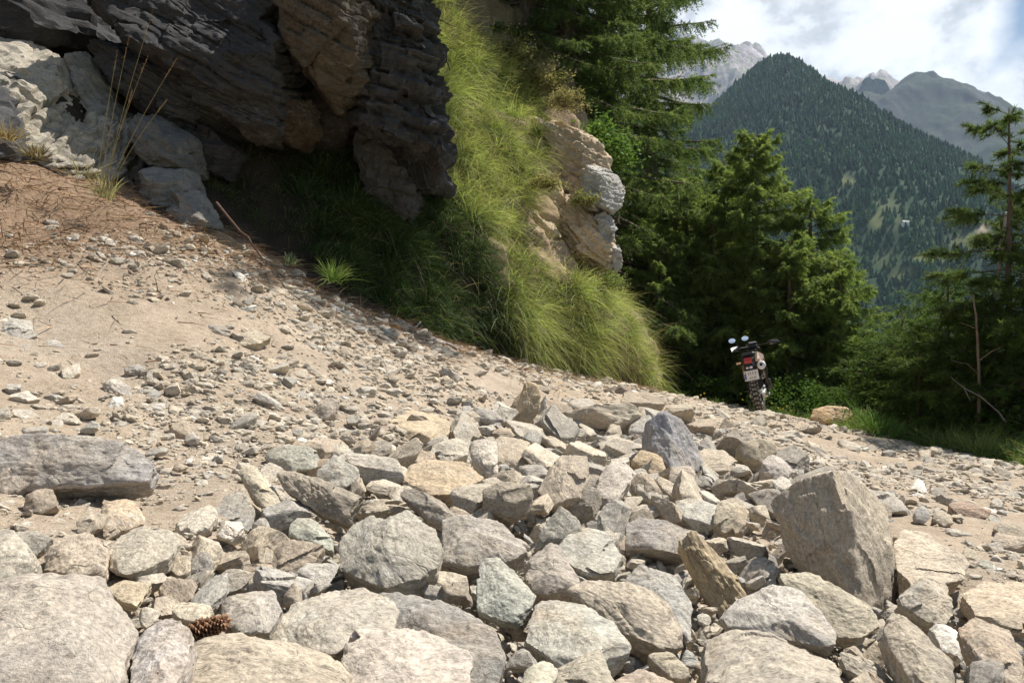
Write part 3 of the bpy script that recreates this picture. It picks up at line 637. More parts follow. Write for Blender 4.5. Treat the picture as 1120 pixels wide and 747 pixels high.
 ('rock', [(1084,590),(1090,582),(1122,588),(1130,598),(1115,602),(1094,600)], 'flat brown slab lying nearest the edge slab on the open road', dict(col=(.40,.34,.27), lean=1.4, thick=.45, sub=4, short='the flat brown road slab')),
 ('rock', [(1068,620),(1072,611),(1088,612),(1092,620),(1086,627),(1074,627)], 'small pale grey rounded stone on the sandy shoulder', dict(col=(.50,.48,.44), lean=1.2, thick=.7, sub=3, short='the small pale rounded stone')),
 ('rock', [(1052,608),(1056,596),(1068,602),(1074,616),(1064,618)], 'slender tan stone pointing down the sandy shoulder', dict(col=(.48,.42,.34), lean=1.3, thick=.6, sub=3, short='the slender tan stone')),
 ('rock', [(1044,502),(1048,497),(1062,497),(1068,504),(1052,508)], 'purplish grey stone at the grass edge', dict(col=(.38,.36,.36), lean=.9, thick=.6, sub=3, short='the purplish grey stone')),
 ('rock', [(1066,508),(1070,502),(1090,500),(1100,508),(1080,512)], 'flat pale stone beside the purplish stone at the grass edge', dict(col=(.48,.45,.40), lean=1.4, thick=.5, sub=3, short='the flat grass edge stone')),
 ('rock', [(1101,505),(1104,494),(1130,490),(1140,505),(1118,508)], 'dark brown stone stack piece at the verge', dict(col=(.27,.23,.19), lean=.7, thick=.7, sub=3, short='the dark verge stone')),
]
for nm, ol, lb, kw in BIGC:
    kw = dict(kw); traced(nm, ol, lb, 'boulder' if nm == 'boulder' else 'rock', **kw)
BIG_POLYS = [r[4] for r in ROCKS]

# ---- further loose rocks, the next largest, thrown in where the photograph has rubble
def poly_rock(seed, ctr, ext, R, sub, sharp=140, nplanes=10, amp=.03, strata=.03):
    rg = np.random.default_rng(seed)
    k = rg.normal(size=(nplanes, 3)); k /= np.linalg.norm(k, axis=1)[:, None]
    k = np.concatenate([k, np.eye(3), -np.eye(3)]); e = np.asarray(ext)
    sup = np.linalg.norm(k*e, axis=1)*np.concatenate([rg.uniform(.62, .9, nplanes), rg.uniform(.85, 1.1, 6)])
    return rock_surface(k@R.T, sup+(k@R.T)@ctr, ctr, ext, sub, sharp, seed, amp, strata, R)
PAL = [TAN, (.45,.405,.34), GREY, (.42,.38,.32), PALE, (.48,.41,.32), BROWN, (.38,.36,.33), (.40,.385,.355), (.50,.44,.355), (.29,.265,.235), (.46,.425,.37)]
PALN = ['tan', 'tan grey', 'grey', 'dun', 'pale', 'sandy', 'brown', 'mid grey', 'cool grey', 'buff', 'dark brown', 'pale grey']
fill = []      # px, py, size px
rg = np.random.default_rng(99)
occ = [(r[1][0], r[1][1], .5*math.sqrt(r[2][0]*r[2][1])) for r in ROCKS]
def try_fill(n, poly, lo, hi, gap=.72, tries=6000, box=(0, 1120, 400, 747)):
    k = 0
    for _ in range(tries):
        if k >= n: break
        px = rg.uniform(box[0], box[1]); py = rg.uniform(box[2], box[3])
        if not inpoly(px, py, poly): continue
        s = rg.uniform(lo, hi)
        rr_ = .55 if py > 560 else 0
        if any(inpoly([px, px-s*rr_, px+s*rr_, px, px], [py, py, py, py-s*rr_*.7, py+s*rr_*.6], p).any() for p in BIG_POLYS): continue
        if any(math.hypot((px-a)*.8, (py-b)*1.1) < gap*(s*.5+c*.8) for a, b, c in occ): continue
        occ.append((px, py, s*.5)); fill.append((px, py, s)); k += 1
    return k
RUBP = [(0,610),(120,640),(280,520),(300,490),(430,480),(520,445),(620,440),(720,440),(800,470),(880,505),(980,545),(1010,620),(1120,660),(1120,747),(0,747)]
try_fill(50, RUBP, 40, 62, .62, 9000)
try_fill(110, RUBP, 24, 40, .52, 16000)
DIRT = [(0,330),(180,290),(420,375),(600,410),(560,450),(430,475),(300,490),(240,560),(120,640),(0,600)]
ROAD = [(620,425),(830,455),(980,490),(1120,505),(1120,660),(1010,620),(980,545),(880,505),(800,470),(720,440)]
try_fill(62, DIRT, 13, 28, .7)
try_fill(36, ROAD, 12, 24, .75)
LOOSE = []
for i, (px, py, s) in enumerate(fill):
    Y = hit(px, py+s*.25); m_ = s/F*Y*.5
    e = np.array([rg.uniform(1.0, 1.65), rg.uniform(.7, 1.05), rg.uniform(.26, .66)])*m_
    nrm = np.array([rg.normal()*.35, -.3+rg.normal()*.35, 1.0])
    R = frame_of(nrm, rg.uniform(0, 6.28))
    ctr = P(px, py+s*.2, Y); ctr[2] = S(ctr[0], ctr[1])+e[2]*rg.uniform(.05, .45)
    ci = int(rg.integers(len(PAL)))
    v, f = poly_rock(1000+i, ctr, e, R, 4 if s > 34 else 3)
    ob = place_rock('stone', v, f, R, tuple(np.array(PAL[ci])*rg.uniform(.95, 1.15)*np.array([1.0, .975, .94])))
    LOOSE.append([ob, px, py, s, ci])
    ob['category'] = 'stone'
# labels: each one by its colour and the named rock it lies next to
def side(dx, dy):
    a = math.degrees(math.atan2(-dy, dx)) % 360
    return ['right of', 'beyond the right end of', 'just beyond', 'beyond the left end of', 'left of', 'in front and left of', 'in front of', 'in front and right of'][int(((a+22.5) % 360)//45)]
used = set()
for it in LOOSE:
    ob, px, py, s, ci = it
    named = sorted((math.hypot(px-r[1][0], py-r[1][1]), r) for r in ROCKS if r[3]) if False else sorted([(math.hypot(px-r[1][0], py-r[1][1]), k) for k, r in enumerate(ROCKS) if r[3]])
    szw = 'large' if s > 45 else 'medium' if s > 30 else 'small' if s > 20 else 'little'
    shp = ['angular', 'blocky', 'chipped'][int(px) % 3]
    done = False
    for d, k in named[:6]:
        r = ROCKS[k]; lab = f"{szw} {PALN[ci]} stone {side(px-r[1][0], py-r[1][1])} {r[3]}"
        if lab not in used: done = True; break
    if not done:
        r2 = ROCKS[named[1][1]]; lab = f"{szw} {PALN[ci]} stone between {ROCKS[named[0][1]][3]} and {r2[3]}"
    used.add(lab); ob['label'] = lab
    ob['group'] = 'loose stones of the rockfall'
for r in ROCKS: r[0]['group'] = 'rocks of the rockfall'

# ---- gravel: thousands of small stones
def scatter_stones(pos, size, cols, seed, flat=(.35, .8), sub=1):
    rg = np.random.default_rng(seed); n = len(pos); nv_ = 14
    shapes = []
    for k in range(nv_):
        e = np.array([1, rg.uniform(.6, .95), rg.uniform(*flat)])
        v, f = poly_rock(5000+k, np.zeros(3), e, np.eye(3), sub, 60, 8, .03*(sub > 1), .03*(sub > 1))
        shapes.append(v)
    f = ICO[sub][1]; nvx = len(ICO[sub][0]); V = []; Fs = []; Cc = []
    which = rg.integers(0, nv_, n); base = 0
    for k in range(nv_):
        idx = np.where(which == k)[0]
        if not len(idx): continue
        m = len(idx); az = rg.uniform(0, 6.283, m); tx = rg.normal(size=m)*.25*sub; ty = rg.normal(size=m)*.25*sub
        v = shapes[k][None]*size[idx][:, None, None]
        ca, sa = np.cos(az)[:, None], np.sin(az)[:, None]
        x = v[..., 0]*ca-v[..., 1]*sa; y = v[..., 0]*sa+v[..., 1]*ca; z = v[..., 2]+x*tx[:, None]+y*ty[:, None]
        w = np.stack([x, y, z], -1)+pos[idx][:, None]
        V.append(w.reshape(-1, 3)); Cc.append(np.repeat(cols[idx], nvx, 0))
        Fs.append((f[None]+(base+np.arange(m)*nvx)[:, None, None]).reshape(-1, 3)); base += m*nvx
    return np.concatenate(V), np.concatenate(Fs), np.concatenate(Cc)
ng = 175000
rg = np.random.default_rng(5)
# sample the road area more densely close by (stones are everywhere; only those near enough to see are built)
Yg = np.exp(rg.uniform(math.log(1.0), math.log(17), ng)); Xg = Yg*rg.uniform(-.76, .80, ng)+rg.uniform(-.3, .6, ng)
dI_ = seg_dist(Xg, Yg, INNER); dO_ = seg_dist(Xg, Yg, OUTER)
clump = fbm(np.stack([Xg*.75, Yg*.75, Xg*0], 1), 5, 77, .65)
keep = (dI_ > -.15+rg.normal(size=ng)*.25) & (dO_ < .15) & (rg.uniform(size=ng) < .60+.85*clump)
keep &= ~((Xg < -3.6) & (Yg > 6.3))
Xg, Yg, cl = Xg[keep], Yg[keep], clump[keep]
pxs = 1.8*(1-rg.uniform(size=len(Xg)))**(-1/1.7); pxs = np.minimum(pxs, 14)*np.where(rg.uniform(size=len(Xg)) < .5, 1, 1.0)
sz = pxs/F*np.clip(Yg, 1.6, 9)*.62
Zg = ground_z(Xg, Yg)-sz*.04
cg = (np.array(PAL)[rg.integers(0, len(PAL), len(Xg))]*.6+np.array((.49,.41,.31))*.4)*rg.uniform(.85, 1.15, len(Xg))[:, None]
wq = rg.uniform(size=len(Xg)) < .04; cg[wq] = (.72, .69, .63)
v, f, cc = scatter_stones(np.stack([Xg, Yg, Zg], 1), sz*1.12, cg, 3, (.25, .6))
link('gravel', fast_mesh('gravel', v, f, cc, False), M_GRAVEL)
tag(bpy.data.objects['gravel'], 'small loose chips and gravel strewn over the dirt road', 'gravel', kind='stuff')
# rubble: fist sized pieces that fill the gaps of the pile
nr = 13000
Yg = np.exp(rg.uniform(math.log(1.0), math.log(9), nr)); Xg = Yg*rg.uniform(-.72, .72, nr)
keep = inpoly(Xg, Yg, [tuple(a) for a in RUB3]); Xg, Yg = Xg[keep], Yg[keep]
pxs = 5+17*rg.uniform(size=len(Xg))**1.7; sz = pxs/F*np.clip(Yg, 1.6, 9)*.6
Zg = S(Xg, Yg)-.07+rg.uniform(-.03, .05, len(Xg))
cg = np.array(PAL)[rg.integers(0, len(PAL), len(Xg))]*rg.uniform(.8, 1.1, len(Xg))[:, None]
v, f, cc = scatter_stones(np.stack([Xg, Yg, Zg], 1), sz, cg, 4, (.3, .75), 2)
link('rubble', fast_mesh('rubble', v, f, cc, False), M_GRAVEL)
tag(bpy.data.objects['rubble'], 'broken pieces filling the gaps between the larger rocks', 'rubble', kind='stuff')
# ------------------------------------------------------------------ cliff and outcrop built of fractured blocks
def block(mb, outline, Yb, Yt, thick, col, fol=(.25, -.2, .95), xs=0.0, ridge=(), sub=5, amp=.03, strata=.05, sharp=110, bulge=.08, cell=1.6, cuts=9):
    o = np.array(outline, float); y0, y1 = o[:, 1].min(), o[:, 1].max(); cx = o[:, 0].mean()
    def dep(x, y): return Yb+(Yt-Yb)*(y1-y)/(y1-y0)+xs*(x-cx)/F*Yb
    front = np.array([P(x, y, dep(x, y)) for x, y in o]); cen = front.mean(0)
    size = np.linalg.norm(front-cen, axis=1).mean()
    pts = [p for p in front]
    for rx, ry, fw in ridge: pts.append(P(rx, ry, dep(rx, ry)-fw))
    if not len(ridge):
        for p in front: pts.append(cen+(p-cen)*.6-np.array([0, size*bulge, 0]))
    for p in front: pts.append(cen+(p-cen)*.96+np.array([0, thick*.6, 0])); pts.append(cen+(p-cen)*.8+np.array([-.1*thick, thick, 0]))
    pts = np.array(pts); n, h = hull_planes(pts); ctr = pts.mean(0)
    seed = int(o.sum()) % 997; rg = np.random.default_rng(seed)
    k = rg.normal(size=(cuts, 3)); k[:, 1] = -abs(k[:, 1]); k /= np.linalg.norm(k, axis=1)[:, None]; sup = (pts@k.T).max(0)
    n = np.concatenate([n, k]); h = np.concatenate([h, ctr@k.T+(sup-ctr@k.T)*rg.uniform(.72, .95, cuts)])
    R = frame_of(fol, rg.uniform(-.4, .4)); ext = np.abs((pts-ctr)@R).max(0)
    v, f = rock_surface(n, h, ctr, ext, sub, sharp, seed, amp, strata, R, cell, .45, 16)
    nz_ = fbm(v*1.7, 3, seed)
    mb.add(v, None, f, np.array(col)*(1+.18*nz_[:, None]))
CD = (.042, .041, .042); CM = (.062, .061, .062); CP = (.37, .33, .27); CB = (.08, .06, .042)  # the cliff's deep shade is put into the dark block colours; CP stays pale
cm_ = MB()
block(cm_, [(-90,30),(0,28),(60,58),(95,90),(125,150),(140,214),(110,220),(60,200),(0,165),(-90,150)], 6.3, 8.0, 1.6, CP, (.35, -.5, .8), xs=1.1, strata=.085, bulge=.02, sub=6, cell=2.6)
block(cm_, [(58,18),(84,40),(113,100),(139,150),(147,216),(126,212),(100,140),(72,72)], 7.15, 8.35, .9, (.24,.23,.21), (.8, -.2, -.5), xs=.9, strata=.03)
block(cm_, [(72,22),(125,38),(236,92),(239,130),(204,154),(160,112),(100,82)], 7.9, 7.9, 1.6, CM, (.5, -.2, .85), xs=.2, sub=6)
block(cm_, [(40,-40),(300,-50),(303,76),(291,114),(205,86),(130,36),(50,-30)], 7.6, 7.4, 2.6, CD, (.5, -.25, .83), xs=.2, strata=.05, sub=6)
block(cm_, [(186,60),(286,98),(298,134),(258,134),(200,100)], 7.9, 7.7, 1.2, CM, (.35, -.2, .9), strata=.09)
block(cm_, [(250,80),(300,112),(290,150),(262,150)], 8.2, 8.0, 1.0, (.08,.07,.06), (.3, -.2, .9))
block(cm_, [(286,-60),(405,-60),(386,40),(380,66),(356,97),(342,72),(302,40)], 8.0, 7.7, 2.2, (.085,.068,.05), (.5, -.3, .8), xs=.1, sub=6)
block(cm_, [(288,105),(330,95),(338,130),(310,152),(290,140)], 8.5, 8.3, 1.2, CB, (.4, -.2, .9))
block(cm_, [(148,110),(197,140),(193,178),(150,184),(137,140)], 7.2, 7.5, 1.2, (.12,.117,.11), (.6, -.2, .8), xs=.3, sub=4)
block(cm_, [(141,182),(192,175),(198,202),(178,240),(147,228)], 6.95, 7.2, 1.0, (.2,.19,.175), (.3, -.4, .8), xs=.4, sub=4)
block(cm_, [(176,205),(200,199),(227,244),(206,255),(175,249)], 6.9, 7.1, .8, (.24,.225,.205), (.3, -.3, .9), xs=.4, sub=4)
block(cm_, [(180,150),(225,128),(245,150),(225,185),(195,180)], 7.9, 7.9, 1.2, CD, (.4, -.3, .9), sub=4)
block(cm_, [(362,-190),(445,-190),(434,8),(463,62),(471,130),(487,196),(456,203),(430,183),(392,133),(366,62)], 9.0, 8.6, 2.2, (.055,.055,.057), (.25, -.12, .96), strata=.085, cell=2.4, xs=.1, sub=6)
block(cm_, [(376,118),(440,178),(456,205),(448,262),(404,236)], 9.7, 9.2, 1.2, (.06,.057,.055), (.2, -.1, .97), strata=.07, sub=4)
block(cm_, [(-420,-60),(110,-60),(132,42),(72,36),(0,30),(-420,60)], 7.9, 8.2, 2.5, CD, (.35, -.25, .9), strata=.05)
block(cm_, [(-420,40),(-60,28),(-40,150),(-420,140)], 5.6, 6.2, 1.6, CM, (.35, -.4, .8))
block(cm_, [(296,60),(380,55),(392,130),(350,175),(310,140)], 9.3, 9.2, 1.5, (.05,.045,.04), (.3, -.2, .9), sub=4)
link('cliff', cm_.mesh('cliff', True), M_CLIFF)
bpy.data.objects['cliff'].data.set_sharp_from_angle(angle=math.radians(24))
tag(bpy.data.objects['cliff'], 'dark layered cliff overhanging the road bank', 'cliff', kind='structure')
oc = thing('rock_outcrop', 'tan rock outcrop with grey knob sticking out of the grassy bank', 'outcrop', P(640, 280, 13.2).tolist())
def oblock(name, specs):
    mb = MB()
    for s in specs: block(mb, *s[0], **s[1])
    v = np.concatenate(mb.v)-np.array(oc.location)
    mb.v = [v]
    ob = link(name, mb.mesh(name, True), M_OUTCROP, oc); ob.data.set_sharp_from_angle(angle=math.radians(24)); return ob
T1_ = (.50,.385,.265); G1_ = (.40,.39,.37)
oblock('tan_face', [
 (([(578,128),(612,120),(642,134),(668,174),(662,206),(640,214),(604,200)], 13.0, 13.6, 1.6, T1_), dict(fol=(.4,-.5,.7), xs=.2, strata=.06, cell=2)),
 (([(592,222),(640,204),(660,232),(678,268),(676,296),(650,290),(612,268)], 12.5, 13.0, 1.6, T1_), dict(fol=(.6,-.5,.6), xs=.2, strata=.07, cell=2)),
 (([(575,170),(606,180),(622,214),(600,240),(574,215)], 12.4, 12.8, 1.2, (.46,.35,.23)), dict(fol=(.6,-.4,.7), sub=4)),
 (([(560,215),(600,232),(618,262),(590,268),(562,245)], 12.1, 12.4, 1.0, (.46,.35,.23)), dict(fol=(.6,-.4,.7), sub=4))])
oblock('grey_knob', [
 (([(636,186),(655,176),(676,188),(686,206),(682,222),(664,236),(644,226)], 12.6, 13.0, 1.2, G1_), dict(fol=(.3,-.3,.9), xs=.3, strata=.05, cell=2)),
 (([(652,228),(668,230),(676,250),(668,272),(656,262)], 12.5, 12.7, 1.0, (.36,.36,.36)), dict(fol=(.3,-.3,.9), sub=4, strata=.07)),
 (([(664,262),(676,262),(682,285),(678,300),(666,288)], 12.7, 12.8, .8, (.42,.41,.42)), dict(fol=(.3,-.3,.9), sub=4))])
# ------------------------------------------------------------------ grass
def blades(roots, d0, length, width, droop, cbase, ctip, seg=4, rg=RNG):
    n = len(roots); g = np.array([0, 0, -1.0])
    w = np.cross(d0, rg.normal(size=(n, 3))); w /= np.linalg.norm(w, axis=1)[:, None]+1e-9
    V = []; Cl = []
    for k in range(seg+1):
        t = k/seg
        p = roots+length[:, None]*(d0*t+g*(droop*t*t)[:, None])
        ww = w*(width*(1-t**1.6*.92)*.5)[:, None]
        V += [p-ww, p+ww]; c = cbase*(1-t)+ctip*t; Cl += [c, c]
    V = np.stack(V, 1).reshape(-1, 3); Cl = np.stack(Cl, 1).reshape(-1, 3)
    b = np.arange(n)[:, None]*(2*seg+2)
    q = np.concatenate([np.stack([b[:, 0]+2*k, b[:, 0]+2*k+1, b[:, 0]+2*k+3, b[:, 0]+2*k+2], 1) for k in range(seg)])
    return V, q, Cl
def clumps(cent, nrm, per, spread, ln, wd, droop, cb, ct, rg, upw=.8, tilt=.5, var=.2, dryf=.1):
    n = len(cent)*per
    c = np.repeat(cent, per, 0); nn = np.repeat(nrm, per, 0)
    off = rg.normal(size=(n, 3))*spread; off -= nn*(off*nn).sum(1)[:, None]
    size = np.repeat(rg.uniform(.6, 1.2, len(cent)), per)
    d = nn*(1-upw)+np.array([0, 0, upw])+off/np.maximum(spread, 1e-3)*tilt*.5+rg.normal(size=(n, 3))*tilt*.35
    d /= np.linalg.norm(d, axis=1)[:, None]
    tint = np.repeat(1+rg.normal(size=(len(cent), 1))*var, per, 0)*(1+rg.normal(size=(n, 1))*var*.6)
    dry = (rg.uniform(size=(n, 1)) < dryf)*.85
    cbv = np.array(cb)*tint; ctv = np.array(ct)*tint*(1-dry)+np.array((.52, .45, .24))*dry
    return blades(c+off-nn*.02, d, ln*size*rg.uniform(.55, 1.15, n), wd*rg.uniform(.7, 1.3, n), droop*rg.uniform(.5, 1.3, n), np.clip(cbv, 0, 1), np.clip(ctv, 0, 1), 4, rg)
M_GRASS = attr_mat('grass_blade', .6, .15, 6, .42, spec=.3)
M_DRY = attr_mat('dry_litter', .8, .25, 60, .1)
def stuff(name, parts, mat, label, cat):
    V = []; Q = []; Cc = []; b = 0
    for v, q, c in parts: V.append(v); Q.append(q+b); Cc.append(c); b += len(v)
    o = link(name, fast_mesh(name, np.concatenate(V), np.concatenate(Q), np.concatenate(Cc), False), mat)
    return tag(o, label, cat, kind='stuff')
def on_bank(poly, n, rg):
    m = inpoly(PX, PY, poly); ii = np.argwhere(m)
    a = np.linalg.norm(np.cross(_t, _s), axis=2)[m]; k = rg.choice(len(ii), n, p=a/a.sum())
    r, c_ = ii[k, 0], ii[k, 1]; nn = _nrm[r, c_]; nn = nn*np.sign(-(nn*HSv[r, c_]).sum(1))[:, None]
    return HSv[r, c_]+rg.normal(size=(n, 3))*.05, nn
rg = np.random.default_rng(11)
LIT = [(440,-80),(520,20),(590,110),(592,150),(578,200),(566,250),(520,260),(482,195),(468,120),(440,40)]
LIT2 = [(555,255),(600,290),(660,318),(684,340),(716,392),(714,430),(640,416),(565,397),(548,345),(552,300)]
EDGE = [(590,118),(640,130),(690,215),(690,310),(640,305),(600,285),(570,240)]
parts = []
def thin(c, nn, k, lo):
    w = fbm(c*np.array([1.6, 1.6, 1.6]), 3, k); m = w > lo; return c[m], nn[m]
for poly, cnt, k in ((LIT, 1250, 1), (LIT2, 700, 2)):
    c_, n_ = thin(*on_bank(poly, cnt, rg), k, -.16)
    h = len(c_)//2
    parts.append(clumps(c_[:h], n_[:h], 44, .06, .62, .0070, .62, (.17,.24,.05), (.55,.58,.21), rg, .42, 1.0, .3, .16))
    parts.append(clumps(c_[h:], n_[h:], 30, .10, .36, .0080, .45, (.15,.22,.05), (.46,.52,.18), rg, .6, 1.2, .3, .22))
    c_, n_ = thin(*on_bank(poly, cnt//3, rg), k+5, 0)
    parts.append(clumps(c_, n_, 5, .05, .85, .0045, .35, (.34,.31,.14), (.66,.57,.33), rg, .6, 1.0, .2, .5))
c_, n_ = on_bank(EDGE, 90, rg); parts.append(clumps(c_, n_, 30, .06, .26, .007, .7, (.17,.19,.06), (.36,.35,.14), rg, .6, .6))
stuff('grass', parts, M_GRASS, 'bright arching grass covering the steep bank', 'grass')
SH = [(300,150),(380,120),(440,190),(500,210),(545,300),(560,385),(500,375),(440,350),(400,325),(340,285)]  # hollow grass: shade is painted into the blades as a darker green
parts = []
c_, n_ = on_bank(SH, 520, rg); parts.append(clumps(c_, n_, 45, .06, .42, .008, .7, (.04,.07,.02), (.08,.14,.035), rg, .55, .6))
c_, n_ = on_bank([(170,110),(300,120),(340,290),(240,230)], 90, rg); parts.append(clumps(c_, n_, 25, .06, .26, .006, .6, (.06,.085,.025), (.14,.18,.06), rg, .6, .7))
tag(stuff('shade_tinted_grass', parts, M_GRASS, 'grass under the overhang, its shade painted in as darker green', 'grass'))
# tuft that catches the sun below the overhang
def tuft(name, px, py, Y, n, ln, lab, cb, ct, seed, cat='grass tuft', wd=.007, upw=.8, sp=.035, tilt=.7, droop=.5):
    r = np.random.default_rng(seed); p = P(px, py, Y)
    v, q, c = clumps(np.zeros((1, 3)), np.array([[.3, -.5, .8]]), n, sp, ln, wd, droop, cb, ct, r, upw, tilt)
    o = link(name, fast_mesh(name, v, q, c), M_GRASS, loc=p.tolist()); return tag(o, lab, cat)
tuft('grass_tuft', 364, 304, 7.6, 150, .34, 'bright sunlit grass tuft at the foot of the shaded hollow', (.12,.20,.04), (.33,.42,.12), 3)
tuft('leafy_weed', 318, 285, 7.3, 40, .14, 'small grey green weed beside the sunlit grass tuft', (.16,.20,.10), (.30,.36,.20), 4, 'weed', .012)
tuft('dry_grass_tuft', 40, 168, 6.2, 90, .20, 'dry straw tuft against the pale rock face', (.26,.20,.10), (.46,.37,.20), 5)
tuft('dry_grass_tuft', 8, 150, 5.9, 110, .22, 'dry straw tuft at the edge of the pale rock', (.22,.16,.08), (.42,.32,.17), 6)
tuft('dry_grass_tuft', 118, 214, 6.3, 60, .34, 'thin green and straw tuft growing under the rock fin', (.15,.17,.06), (.42,.38,.19), 7, droop=.35, wd=.005)
tuft('dry_grass_tuft', 88, 190, 6.3, 36, .26, 'sparse straw tuft between pale rock and fin', (.2,.18,.08), (.44,.37,.2), 8, droop=.4, wd=.005)
# seeding grass stalks in front of the cliff
M_STALK = attr_mat('stalk', .7, .2, 40, .2)
def stalk(root, top, head, lab):
    Y0 = root[2]; a = P(*root); b = P(*top); o = thing('grass_stalk', lab, 'grass stalk', a.tolist(), 'seeding grass stalks before the cliff')
    t = np.linspace(0, 1, 8)[:, None]; pts = (b-a)*t+np.array([0, 0, .04])*(np.sin(t*3.14)); m = MB(); m.tube(pts, np.linspace(.0028, .0016, 8), 5, (.30, .25, .12)); m.build('stem', M_STALK, o)
    m = MB(); d = unit(pts[-1]-pts[-3]); r = np.random.default_rng(int(top[0])); L_ = head/F*Y0
    for k in range(46):
        u = k/46; c0 = pts[-1]+d*(u-.35)*L_; q = r.normal(size=3)*.6+d*1.3; q = unit(q); wv = unit(np.cross(q, r.normal(size=3)))*.0032; ln = .02*(1-.5*u)
        m.add(np.array([c0-wv, c0+wv*.4, c0+q*ln, c0+wv]), [[0, 1, 2, 3]], None, np.array((.42, .27, .15))*r.uniform(.7, 1.3))
    m.build('seed_head', M_STALK, o)
stalk((112,210,6.2), (161,32,6.0), 32, 'tallest seeding stalk standing before the dark overhang')
stalk((108,212,6.2), (138,56,6.0), 24, 'second tallest stalk left of the tallest stalk')
stalk((116,210,6.15), (185,78,5.9), 26, 'stalk leaning farthest out, with a slim brown head')
stalk((110,212,6.2), (157,74,6.05), 22, 'stalk with its head just under the tallest one')
stalk((104,212,6.2), (126,70,6.1), 22, 'pale stalk with its head beside the rock fin')
stalk((114,213,6.1), (142,108,6.0), 14, 'short stalk with a small pale head low in the bunch')
stalk((118,210,6.1), (176,118,5.9), 18, 'short bent stalk under the farthest leaning one')
# dead needles and twigs on the bank
nl = 60000
X_ = rg.uniform(-4.9, 2.4, nl); Y_ = rg.uniform(4.2, 14, nl)
d_ = seg_dist(X_, Y_, INNER); den = np.exp(-np.maximum(d_-.1, 0)/.38)*(d_ > -1.6)
k = rg.uniform(size=nl) < den; X_, Y_ = X_[k], Y_[k]; r_ = np.stack([X_, Y_, ground_z(X_, Y_)+.008], 1); n = len(r_)
dd = rg.normal(size=(n, 3))*np.array([1, 1, .22]); dd[:, 2] = np.abs(dd[:, 2]); dd += np.array([.5, -.4, -.2])*.5; dd /= np.linalg.norm(dd, axis=1)[:, None]
cb = np.array([(.30,.17,.10),(.22,.12,.07),(.36,.24,.14),(.42,.31,.19),(.16,.09,.055)])[rg.integers(0, 5, n)]*rg.uniform(.7, 1.2, (n, 1))
stuff('needle_litter', [blades(r_, dd, rg.uniform(.05, .24, n), rg.uniform(.003, .009, n), rg.uniform(0, .3, n), cb, cb*1.15, 2, rg)], M_DRY, 'reddish brown dead needles and twigs on the bank', 'litter')
# verge grass along the outer edge
def along(poly, n, lo, hi, rg, px0, px1):
    t = rg.uniform(0, len(poly)-1.001, n*6); i = t.astype(int); f = (t-i)[:, None]; p = poly[i]*(1-f)+poly[i+1]*f
    d = poly[i+1]-poly[i]; nr = np.stack([d[:, 1], -d[:, 0]], 1); nr /= np.linalg.norm(nr, axis=1)[:, None]
    q = p+nr*rg.uniform(lo, hi, len(p))[:, None]; px = 560+q[:, 0]/q[:, 1]*F
    q = q[(q[:, 1] > 5) & (px > px0) & (px < px1)][:n]
    z = ground_z(q[:, 0], q[:, 1]); return np.stack([q[:, 0], q[:, 1], z], 1)
parts = []
c_ = along(OUTER, 520, -.1, 1.7, rg, 925, 1260); parts.append(clumps(c_, np.tile([0, 0, 1.0], (len(c_), 1)), 50, .07, .56, .0075, .5, (.10,.17,.04), (.30,.42,.12), rg, .9, .7, .3, .18))
c_ = along(OUTER, 120, .0, 1.2, rg, 1040, 1260); parts.append(clumps(c_, np.tile([0, 0, 1.0], (len(c_), 1)), 22, .06, .5, .006, .4, (.24,.22,.10), (.52,.46,.24), rg, .9, .7))
c_ = along(OUTER, 160, .25, 1.4, rg, 690, 930); parts.append(clumps(c_, np.tile([0, 0, 1.0], (len(c_), 1)), 40, .07, .28, .007, .45, (.06,.11,.025), (.15,.24,.06), rg, .9, .6))
stuff('verge_grass', parts, M_GRASS, 'green grass along the outer edge of the road', 'grass')
tuft('grass_clump', 962, 466, 11.2, 420, .44, 'large rounded green clump beside the yellow orange boulder', (.05,.11,.02), (.15,.27,.055), 15, 'grass clump', .008, .9, .16, .8, .55)
M_PETAL = plain('petal', (.75, .58, .05), .6, 0, .2)
mb = MB(); r = np.random.default_rng(8)
for px, py in [(770,432),(773,430),(815,437),(852,446),(861,447),(866,449),(846,441),(905,459),(1000,470),(858,444)]:
    Y = 13.0 if px < 900 else 11; p = P(px+r.normal()*2, py, Y)
    for k in range(6):
        a = k*1.047; u = np.array([math.cos(a), .3*math.sin(a), math.sin(a)])*.016; wv = np.array([-math.sin(a), .2, math.cos(a)])*.007
        mb.add(np.array([p, p+u*.6+wv, p+u, p+u*.6-wv]), [[0, 1, 2, 3]])
tag(mb.build('wild_flowers', M_PETAL), 'tiny yellow flowers in the verge', 'flowers', kind='stuff')

